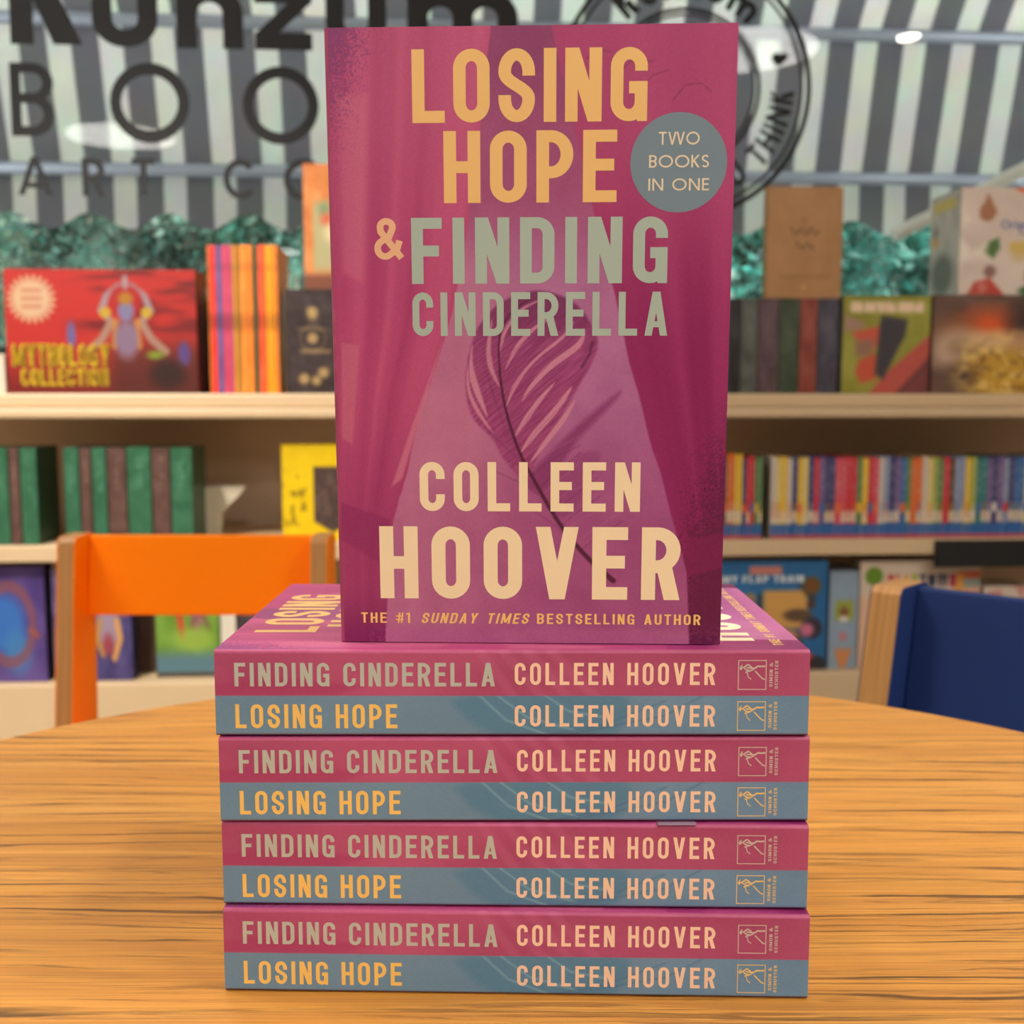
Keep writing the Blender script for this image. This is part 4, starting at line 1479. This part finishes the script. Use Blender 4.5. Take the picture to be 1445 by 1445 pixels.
def paint_cover(X, Z):
    """X, Z in millimetres on the front cover"""
    img = np.zeros(X.shape + (3,))
    wob = (fbm(X * .25, Z * .03, 3) - .5) * 1.6
    # gap between the drapes
    lo = np.array((162, 82, 138.)); hi = np.array((178, 112, 160.))
    g = sstep(30, 110, Z)[..., None]
    img += lo * (1 - g) + hi * g
    img = lay(img, sstep(75, 40, X), (192, 120, 156), .8)
    img = lay(img, sstep(8, 3, Z), (186, 104, 150), .8)
    img = lay(img, sstep(120, 150, Z), (164, 80, 128))
    img = lay(img, sstep(165, 190, Z), (150, 70, 118))
    img = lay(img, disc(X, Z, 32, 80, 24, 18), (192, 112, 148), .4)
    img = lay(img, disc(X, Z, 70, 25, 46, 20, ry=30), (164, 80, 136), .5)
    img += (fbm(X * .12, Z * .12, 5) - .5)[..., None] * 16
    # left drape
    xl = np.interp(Z, [0, 31, 42, 51, 86, 101, 110, 138, 166, 198], [15.7, 17.1, 19, 21.3, 31.2, 36.4, 39.5, 44.5, 49.2, 52.1]) + wob
    L = sstep(.3, -.3, X - xl)
    q = X / np.maximum(xl, 1)
    fold = vnoise(q * 9 + 3, Z * .006, 11) * .6 + vnoise(q * 19, Z * .004 + 7, 12) * .4
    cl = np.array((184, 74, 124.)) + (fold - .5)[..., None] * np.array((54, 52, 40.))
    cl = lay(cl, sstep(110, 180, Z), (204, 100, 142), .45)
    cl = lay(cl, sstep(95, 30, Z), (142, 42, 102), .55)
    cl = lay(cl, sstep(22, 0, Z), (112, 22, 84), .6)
    cl = lay(cl, poly_soft(X, Z, [(3, 101), (8.9, 100), (5.8, 67.5), (2.3, 69.5)], .4), (198, 104, 136), .8)
    cl = lay(cl, poly_soft(X, Z, [(4, 178), (13.5, 178), (10.6, 120), (3.9, 123)], 1.2), (208, 112, 146), .6)
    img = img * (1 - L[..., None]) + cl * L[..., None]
    img = lay(img, poly_soft(X, Z, [(36, 101), (33, 91), (22, 56), (18.5, 53.5), (25, 72)], .4), (206, 124, 152), .75)
    # right drape
    xr = np.interp(Z, [0, 25, 56, 95, 119, 167, 197], [118.5, 117.1, 108.3, 96.7, 91.2, 78.5, 71.6]) + wob * .6
    Rm = sstep(-.3, .3, X - xr)
    q = (X - xr) / np.maximum(129 - xr, 1)
    fold = vnoise(q * 8 + 3, Z * .006, 21) * .6 + vnoise(q * 17, Z * .004 + 7, 22) * .4
    cr_ = np.array((148, 38, 100.)) + (fold - .5)[..., None] * np.array((36, 34, 30.))
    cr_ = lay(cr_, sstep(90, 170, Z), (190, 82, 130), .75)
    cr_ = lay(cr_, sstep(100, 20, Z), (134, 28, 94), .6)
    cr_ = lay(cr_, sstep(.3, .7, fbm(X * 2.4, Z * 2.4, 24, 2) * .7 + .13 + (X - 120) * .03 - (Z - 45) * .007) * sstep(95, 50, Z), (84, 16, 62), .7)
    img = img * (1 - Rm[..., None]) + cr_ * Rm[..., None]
    # tie-backs
    img = lay(img, poly_soft(X, Z, [(0, 48.5), (18, 42.5), (14.5, 27), (0, 36)], .4), (146, 44, 104), .75)
    img = lay(img, poly_soft(X, Z, [(129, 38.6), (117, 35.6), (117.4, 23.4), (129, 26.4)], .4), (128, 24, 86), .7)
    # grainy dark corner
    img = lay(img, sstep(.30, .66, fbm(X * 2.6, Z * 2.6, 31, 2) * .8 + .44 - X * .032 - (198 - Z) * .012), (122, 60, 118), .7)
    img = lay(img, sstep(.5, .62, fbm(X * 2.2, Z * 2.2, 33)) * sstep(9, 2, Z) * (X > 10), (190, 110, 150), .25)
    # feather
    vane = spline([(66.4, 117.3), (75.5, 115.4), (81, 111.6), (85.2, 105.4), (86.7, 100.5), (85.2, 95), (81.7, 88.8), (75.3, 77.6), (69.6, 69.1), (66.5, 62), (63.7, 54.9),
                   (56, 62.8), (52.5, 69.2), (45.5, 77.1), (43.6, 88.4), (45.2, 98.9), (48.8, 107.2), (56, 114)])
    rach = [(65.7, 115.2), (59.4, 111.9), (55.5, 106.4), (54.5, 102.3), (54.4, 93.9), (55.9, 81.3), (58.9, 71.3), (62, 62.7), (65.9, 56.2), (70.9, 46.8), (76.6, 38), (84.5, 28.7), (94.3, 20.5)]
    hair = vnoise((X * .62 - Z * .78) * 2.6, (X * .78 + Z * .62) * .18, 41)
    vm = poly_soft(X, Z, vane, .5)
    vc = np.array((152, 62, 118.)) + (hair - .5)[..., None] * 34
    vc = lay(vc, sstep(96, 116, Z), (100, 34, 82), .7)
    img = img * (1 - .9 * vm[..., None]) + vc * .9 * vm[..., None]
    for low in ([(63.8, 54.1), (65.9, 59.1), (75.3, 69), (85.2, 78.2), (94.3, 85.1), (90.8, 80.2), (80.9, 69.7), (75.2, 61.2), (68.7, 51.9)],
                [(68, 52), (74, 58), (82, 65), (88, 64), (84, 55), (80, 47), (74, 43)]):
        img = lay(img, poly_soft(X, Z, spline(low), .9), (132, 48, 108), .75 if low[0][0] < 65 else .4)
    for k in range(16):                                      # loose downy barbs
        y0 = 30 + k * 2.1
        x0 = np.interp(-y0, [-62.7, -46.8, -38, -28.7], [62, 70.9, 76.6, 84.5])
        s = 1 if k % 3 else -1
        pts = [(x0, y0), (x0 + s * 6, y0 + 5), (x0 + s * (13 + k % 5), y0 + (9 + k % 4))]
        img = lay(img, 1 - sstep(.05, .38, seg_dist(X, Z, pts)), (110, 44, 100) if k % 2 else (176, 104, 150), .4)
    sl = (204, 136, 164)
    for s_ in ([(56.9, 79.9), (59.1, 86.9), (65.6, 95.2), (75.4, 103.4), (78.9, 107.5), (75.4, 102), (66.2, 94.5), (60.5, 86.9)],
               [(61.9, 81.6), (64.8, 87.5), (71.2, 94.4), (79.6, 100.6), (82.4, 104.7), (81, 99.2), (72.6, 93), (66.2, 86.8)],
               [(59.6, 69.9), (62.5, 76.3), (68.3, 84), (72.9, 88.1), (69, 82.6), (64, 75.5)],
               [(61.7, 64.9), (64.6, 70.6), (71.1, 78.3), (78.2, 86.7), (75.3, 80.4), (67.5, 71.2)],
               [(64.5, 61.3), (68.9, 68.4), (75.3, 76.9), (79.6, 82.5), (76.7, 76.1), (70.3, 67.7)],
               [(50.8, 76.4), (46.3, 84.9), (44.7, 91.9), (45.9, 100.3), (46.1, 93.3), (48.5, 84.9)],
               [(54.9, 86.2), (51.1, 92.6), (50.5, 99.5), (52.4, 108.5), (51.9, 98.8), (52.8, 92.5)],
               [(52.5, 71.4), (47.3, 77.8), (44.2, 84.9), (44.2, 93.3), (45.3, 84.9), (48.7, 77.8)],
               [(55, 98), (56, 105), (62, 112), (70, 115), (63, 111.5), (57.5, 105)],
               [(56.5, 92), (60, 100), (66, 106), (72, 109), (66, 104.5), (61, 99)]):
        img = lay(img, poly_soft(X, Z, spline(s_, 4), .25), sl, .95)
    for k in range(26):                                      # fine strokes through the vane
        y0 = 60 + k * 1.9
        x0 = np.interp(-y0, [-112, -102.3, -93.9, -81.3, -71.3, -62.7], [59.4, 54.5, 54.4, 55.9, 58.9, 62])
        img = lay(img, (1 - sstep(.03, .22, seg_dist(X, Z, [(x0, y0), (x0 + 5, y0 + 8), (x0 + 14, y0 + 17)]))) * vm, (104, 36, 84), .25)
        img = lay(img, (1 - sstep(.03, .2, seg_dist(X, Z, [(x0, y0), (x0 - 4, y0 + 6), (x0 - 7, y0 + 14)]))) * vm, (104, 36, 84), .22)
    rs_ = [(np.interp(t, range(13), [p[0] for p in rach]), np.interp(t, range(13), [p[1] for p in rach])) for t in np.linspace(0, 12, 60)]
    ker = np.array([1, 2, 3, 4, 5, 4, 3, 2, 1]) / 25
    px_ = np.convolve(np.pad([p[0] for p in rs_], 4, 'edge'), ker, 'valid')
    pz_ = np.convolve(np.pad([p[1] for p in rs_], 4, 'edge'), ker, 'valid')
    d = seg_dist(X, Z, list(zip(px_, pz_)))
    wd = np.interp(-Z, [-115, -100, -60, -30, -20], [.12, .28, .5, .75, .9])
    img = lay(img, 1 - sstep(wd - .15, wd + .2, d), (82, 24, 60))
    img = lay(img, 1 - sstep(.2, .7, seg_dist(X, Z, [(81.5, 93), (84, 97), (85, 101)])), (84, 32, 72), .6)
    # thread-like scribbles at the top right
    for pts in ([(82, 188), (86, 190.5), (90, 190)], [(90, 182), (96, 187), (103, 187)], [(98, 178), (103, 183), (108, 184.5)], [(109, 175), (113, 180), (118, 180.5), (121, 178)]):
        img = lay(img, 1 - sstep(.1, .35, seg_dist(X, Z, pts)), (120, 40, 66), .5)
    img += (rng.random(X.shape)[..., None] - .5) * 7
    return img


GOLD, SILVER, CREAM, BADGE = (252, 206, 132), (180, 200, 188), (248, 230, 192), (122, 144, 158)


def front_cover(nx, nz, fnmap):
    """fnmap takes canonical (x, y, z): x from spine to fore-edge, z up the cover, y into the book"""
    b = MB()
    X, Z = np.meshgrid(np.linspace(ER, BW, nx), np.linspace(0, BH, nz), indexing='ij')
    img = paint_cover(X * 1000, Z * 1000)
    b.grid(fnmap(X, np.zeros_like(X), Z), img)
    ring = [(ER, 0), (BW, 0), (BW, BH), (ER, BH)]
    V = np.array([(x, .0004, z) for x, z in ring] + [(x, 0, z) for x, z in ring])
    V = fnmap(V[:, 0], V[:, 1], V[:, 2])
    b.add(V, [[0, 1, 2, 3]] + [[i, (i + 1) % 4, 4 + (i + 1) % 4, 4 + i] for i in range(4)], (206, 120, 150))
    mm = lambda x, y, e: fnmap(np.array(x / 1000), np.array(-.00005 - e), np.array(y / 1000)).reshape(3)
    T = lambda *a, **k: fit(*a, **k)
    b.polys(T('LOSING', 27.5, 101.3, 169.3, 191.3, s=.165, sp=.115), mm, GOLD, 1)
    b.polys(T('HOPE', 37.2, 92.1, 144.8, 166.8, s=.165, sp=.125), mm, GOLD, 1)
    b.polys(T('&', 15, 23.3, 127.4, 140.1, s=.17), mm, (240, 190, 150), 0)
    b.polys(T('FINDING', 26.5, 108.6, 119.6, 140.3, s=.165, sp=.15), mm, SILVER, 1)
    b.polys(T('CINDERELLA', 26.5, 109, 103, 116.9, s=.16, sp=.17), mm, SILVER, 1)
    b.polys([[(111.5 + 15.2 * math.cos(2 * PI * i / 72), 156.7 + 15.2 * math.sin(2 * PI * i / 72)) for i in range(72)]], mm, BADGE, 0)
    mb = lambda x, y, e: fnmap(np.array(x / 1000), np.array(-.0001 - e), np.array(y / 1000)).reshape(3)
    b.polys(T('TWO', 105.1, 117.9, 162.1, 166, s=.13, sp=.12, geo=True), mb, (238, 224, 196), 0)
    b.polys(T('BOOKS', 102.2, 121, 155.2, 159, s=.13, sp=.14, geo=True), mb, (238, 224, 196), 0)
    b.polys(T('IN ONE', 102.1, 121.2, 148.2, 151.9, s=.13, sp=.16, geo=True), mb, (238, 224, 196), 0)
    b.polys(T('COLLEEN', 27.9, 101.2, 45.3, 61.8, s=.165, sp=.17), mm, CREAM, 0)
    b.polys(T('HOOVER', 14, 115, 15.3, 40.1, s=.175, sp=.17), mm, CREAM, 0)
    for w, x0, x1, sl in (('THE', 7.2, 15.9, 0), ('#1', 19, 23.9, 0), ('SUNDAY', 27.6, 46.4, .2), ('TIMES', 49.9, 63.9, .2), ('BESTSELLING', 67.1, 100, 0), ('AUTHOR', 103.3, 122.2, 0)):
        b.polys(T(w, x0, x1, 6.7, 10.3, s=.15, sp=.2, slant=sl), mm, (250, 206, 124), 0)
    return b


def paint_spine_art(S, H):
    """S along the spine from the head of the book, H up from the back cover, in mm"""
    pink = np.array((171, 75, 114.)) + (fbm(S * .05, H * .1, 51) - .5)[..., None] * 18  # right end kept darker: light falloff along the spine put into the pink
    pink = lay(pink, sstep(0, 60, S) * sstep(110, 50, S), (198, 92, 132), .5)
    pink = lay(pink, poly_soft(S, H, [(0, 14), (0, 18), (22, 20), (50, 17), (40, 14)], .8), (166, 56, 104), .6)
    for k in range(4):
        pink = lay(pink, 1 - sstep(.5, 2.6, seg_dist(S, H, [(88 + k * 8, 29), (100 + k * 9, 13)])), (196, 104, 142), .35)
    blue = np.array((106, 142, 172.)) + (fbm(S * .05, H * .1, 53) - .5)[..., None] * 14
    blue = lay(blue, sstep(200, 90, S), (116, 152, 168), .25)
    blue = lay(blue, poly_soft(S, H, spline([(84, 13.5), (82, 8), (90, 2), (100, -1), (130, -1), (135, 14)]), 1.4), (72, 124, 156), .6)
    for k, (a0, a1) in enumerate((((88, 14), (112, 0)), ((94, 14), (120, 2)), ((110, 14), (132, 6)))):
        blue = lay(blue, 1 - sstep(.15, .7, seg_dist(S, H, [a0, ((a0[0] + a1[0]) / 2 - 3, (a0[1] + a1[1]) / 2 - 1.5), a1])), (136, 178, 196), .55)
    for pts in ([(110, 0), (130, 4), (150, 12)], [(120, 1), (150, 7), (163, 14)]):
        blue = lay(blue, 1 - sstep(.1, .5, seg_dist(S, H, pts)), (74, 112, 146), .6)
    m = sstep(13.65, 13.95, H)[..., None]
    img = blue * (1 - m) + pink * m
    img = lay(img, sstep(1.0, .2, H), (110, 30, 84), .9)
    return img + (rng.random(S.shape)[..., None] - .5) * 5


def spine_mesh(fnmap):
    b = MB()
    prof = []
    for k in range(7):
        a = k / 6 * PI / 2
        prof.append((ER - ER * math.sin(a), ER - ER * math.cos(a)))
    for y in np.linspace(ER, BT - ER, 62)[1:-1]:
        prof.append((0.0, y))
    for k in range(7):
        a = k / 6 * PI / 2
        prof.append((ER - ER * math.cos(a), BT - ER + ER * math.sin(a)))
    prof = np.array(prof)
    s = np.linspace(0, BH, 400)
    S, I = np.meshgrid(s, np.arange(len(prof)), indexing='ij')
    PX, PY = prof[I, 0], prof[I, 1]
    b.grid(fnmap(PX, PY, BH - S), paint_spine_art(S * 1000, (BT - PY) * 1000))
    q = lambda x, y, e: fnmap(np.array(-.00005 - e), np.array(BT - y / 1000), np.array(BH - x / 1000)).reshape(3)
    T = lambda *a, **k: fit(*a, **k)
    b.polys(T('FINDING CINDERELLA', 6.6, 93.3, 17, 25, s=.155, sp=.17), q, (188, 196, 186), 1)
    b.polys(T('COLLEEN HOOVER', 99.9, 166.6, 17.5, 25, s=.155, sp=.2), q, (248, 212, 184), 0)
    b.polys(T('LOSING HOPE', 6.6, 60.7, 2.7, 10.9, s=.155, sp=.17), q, (250, 208, 112), 1)
    b.polys(T('COLLEEN HOOVER', 99.9, 166.8, 3.3, 10.6, s=.155, sp=.2), q, (244, 208, 178), 0)
    for y0, colr in ((16.0, (206, 190, 178)), (2.0, (232, 200, 128))):
        b.polys(strip([(174.3, y0), (183.5, y0), (183.5, y0 + 9.8), (174.3, y0 + 9.8)], .28, True), q, colr, 0)
        o = y0 - 16.0
        fig = []
        for pts, w in (([(174.7, 23.0), (175.2, 24.0), (175.6, 24.3)], .35), ([(175.0, 22.6), (175.5, 23.6)], .5), ([(175.6, 23.4), (176.2, 23.5)], .5),
                       ([(176.2, 23.6), (177.4, 24.5)], .5), ([(177.4, 24.5), (178.7, 23.5)], .45), ([(176.2, 23.2), (177.2, 22.5), (178.6, 22.4)], .45), ([(177.0, 23.4), (178.4, 23.3)], .5),
                       ([(178.4, 23.2), (179.7, 23.2), (180.7, 23.9), (181.6, 23.8), (183.2, 23.9)], .55), ([(178.4, 22.4), (179.4, 22.9)], .4),
                       ([(179.8, 22.3), (180.8, 21.2), (182.4, 19.6), (183.2, 19.4)], .42), ([(176.6, 21.9), (177.2, 21.6), (177.6, 20.2), (178.6, 19.4)], .3), ([(176.6, 21.9), (178.2, 22.2)], .35)):
            fig += strip([(x, y + o) for x, y in pts], w)
        b.polys(fig, q, colr, 0)
        # publisher's words reading up the spine
        for word, xa, xb, ya, yb in (('SIMON &', 184.6, 185.7, 16.9, 25.0), ('SCHUSTER', 186.4, 187.5, 16.2, 25.8)):
            P, W = text_polys(word, s=.15, sp=.18)
            b.polys([[(xb - v_ * (xb - xa), ya + o + u_ / W * (yb - ya)) for u_, v_ in p] for p in P], q, colr, 0)
    return b


def back_cover(fnmap):
    b = MB()
    ring = [(ER, 0), (BW, 0), (BW, BH), (ER, BH)]
    V = np.array([(x, y, z) for y in (BT - .0004, BT) for x, z in ring])
    b.add(fnmap(V[:, 0], V[:, 1], V[:, 2]), [[0, 1, 2, 3], [4, 5, 6, 7]] + [[i, (i + 1) % 4, 4 + (i + 1) % 4, 4 + i] for i in range(4)], (136, 34, 96))
    return b


def page_block(fnmap):
    b = MB()
    x0, x1, y0, y1, z0, z1 = .0012, BW - .0012, .0006, BT - .0006, .0005, BH - .0008
    n = 60
    ys = np.linspace(y0, y1, n)
    for face in range(3):
        if face == 0:                                        # fore-edge
            A, B_ = np.array([(x1, y, z0) for y in ys]), np.array([(x1, y, z1) for y in ys])
        else:
            z = z0 if face == 1 else z1
            A, B_ = np.array([(x0, y, z) for y in ys]), np.array([(x1, y, z) for y in ys])
        P = np.stack([A, B_], 1)
        c = np.where((np.arange(n) % 2 == 0)[:, None, None], np.array((238, 226, 200.)), np.array((214, 200, 172.)))
        b.grid(fnmap(P[..., 0], P[..., 1], P[..., 2]), np.broadcast_to(c, P.shape))
    V = np.array([(x, y, z) for y in (y0, y1) for x, z in ((x0, z0), (x1, z0), (x1, z1), (x0, z1))])
    b.add(fnmap(V[:, 0], V[:, 1], V[:, 2]), [[0, 1, 2, 3], [4, 5, 6, 7], [0, 3, 7, 4]], (226, 212, 186))
    return b


def lying(x, y, z):
    """spine towards the viewer, head of the book to the left, front cover up"""
    return np.stack(np.broadcast_arrays(BH / 2 - np.asarray(z), np.asarray(x), BT - np.asarray(y)), -1)


SH = math.tan(math.radians(3.5))


def upright(x, y, z):
    """standing on its foot, leaning a little forward; the foot stays flat on the cover below"""
    return np.stack(np.broadcast_arrays(np.asarray(x) - BW / 2, np.asarray(y) - SH * np.asarray(z), np.asarray(z)), -1)


def make_book(name, fnmap, nx, nz):
    root = empty(name)
    front_cover(nx, nz, fnmap).build('front_cover', [M_PRINT, M_FOIL], root)
    spine_mesh(fnmap).build('spine', [M_PRINT, M_FOIL], root)
    back_cover(fnmap).build('back_cover', M_PRINT, root)
    page_block(fnmap).build('page_block', M_BOX, root)
    return root


GRP = 'pink and blue two in one paperbacks'
STK = [(0.0008, 0.3518, -1.51), (0.0006, 0.3548, -1.13), (0.0008, 0.3554, 0.16), (0.0, 0.3554, -0.05)]
SLBL = ['lowest pink and blue paperback of the stack, lying on the oak table', 'second pink and blue paperback up from the table in the stack',
        'third pink and blue paperback up, just under the topmost lying one', 'topmost lying pink and blue paperback, carrying the upright copy']
STEP = .02975
bk = make_book('paperback_book', lying, 200, 300)
for i, (x, y, rz) in enumerate(STK):
    o = bk if i == 0 else copy_tree(bk)
    o.location = (x, y, TZ + .0002 + i * STEP)
    o.rotation_euler = (0, 0, math.radians(rz))
    tag(o, SLBL[i], 'book', GRP)
sb = make_book('paperback_book', upright, 322, 495)
sb.location = (0.0059, 0.3648, TZ + .0002 + 3 * STEP + BT + .0003)
sb.rotation_euler = (0, math.radians(-.54) * 0, math.radians(-2.04))
tag(sb, 'pink paperback standing upright on the stack, cover facing front', 'book', GRP)

b = MB()                                                     # slip of clear plastic poking out of the stack
b.box((-.0065, -.0004, 0), (.0065, .02, .00012))
o = b.build('plastic_tab', material('milky_plastic', (150, 120, 140), .4))
o.location = (.0555, .3535, TZ + .0002 + 2 * STEP - .00033)
tag(o, 'thin pale plastic tab sticking out above the second lying paperback', 'tab')
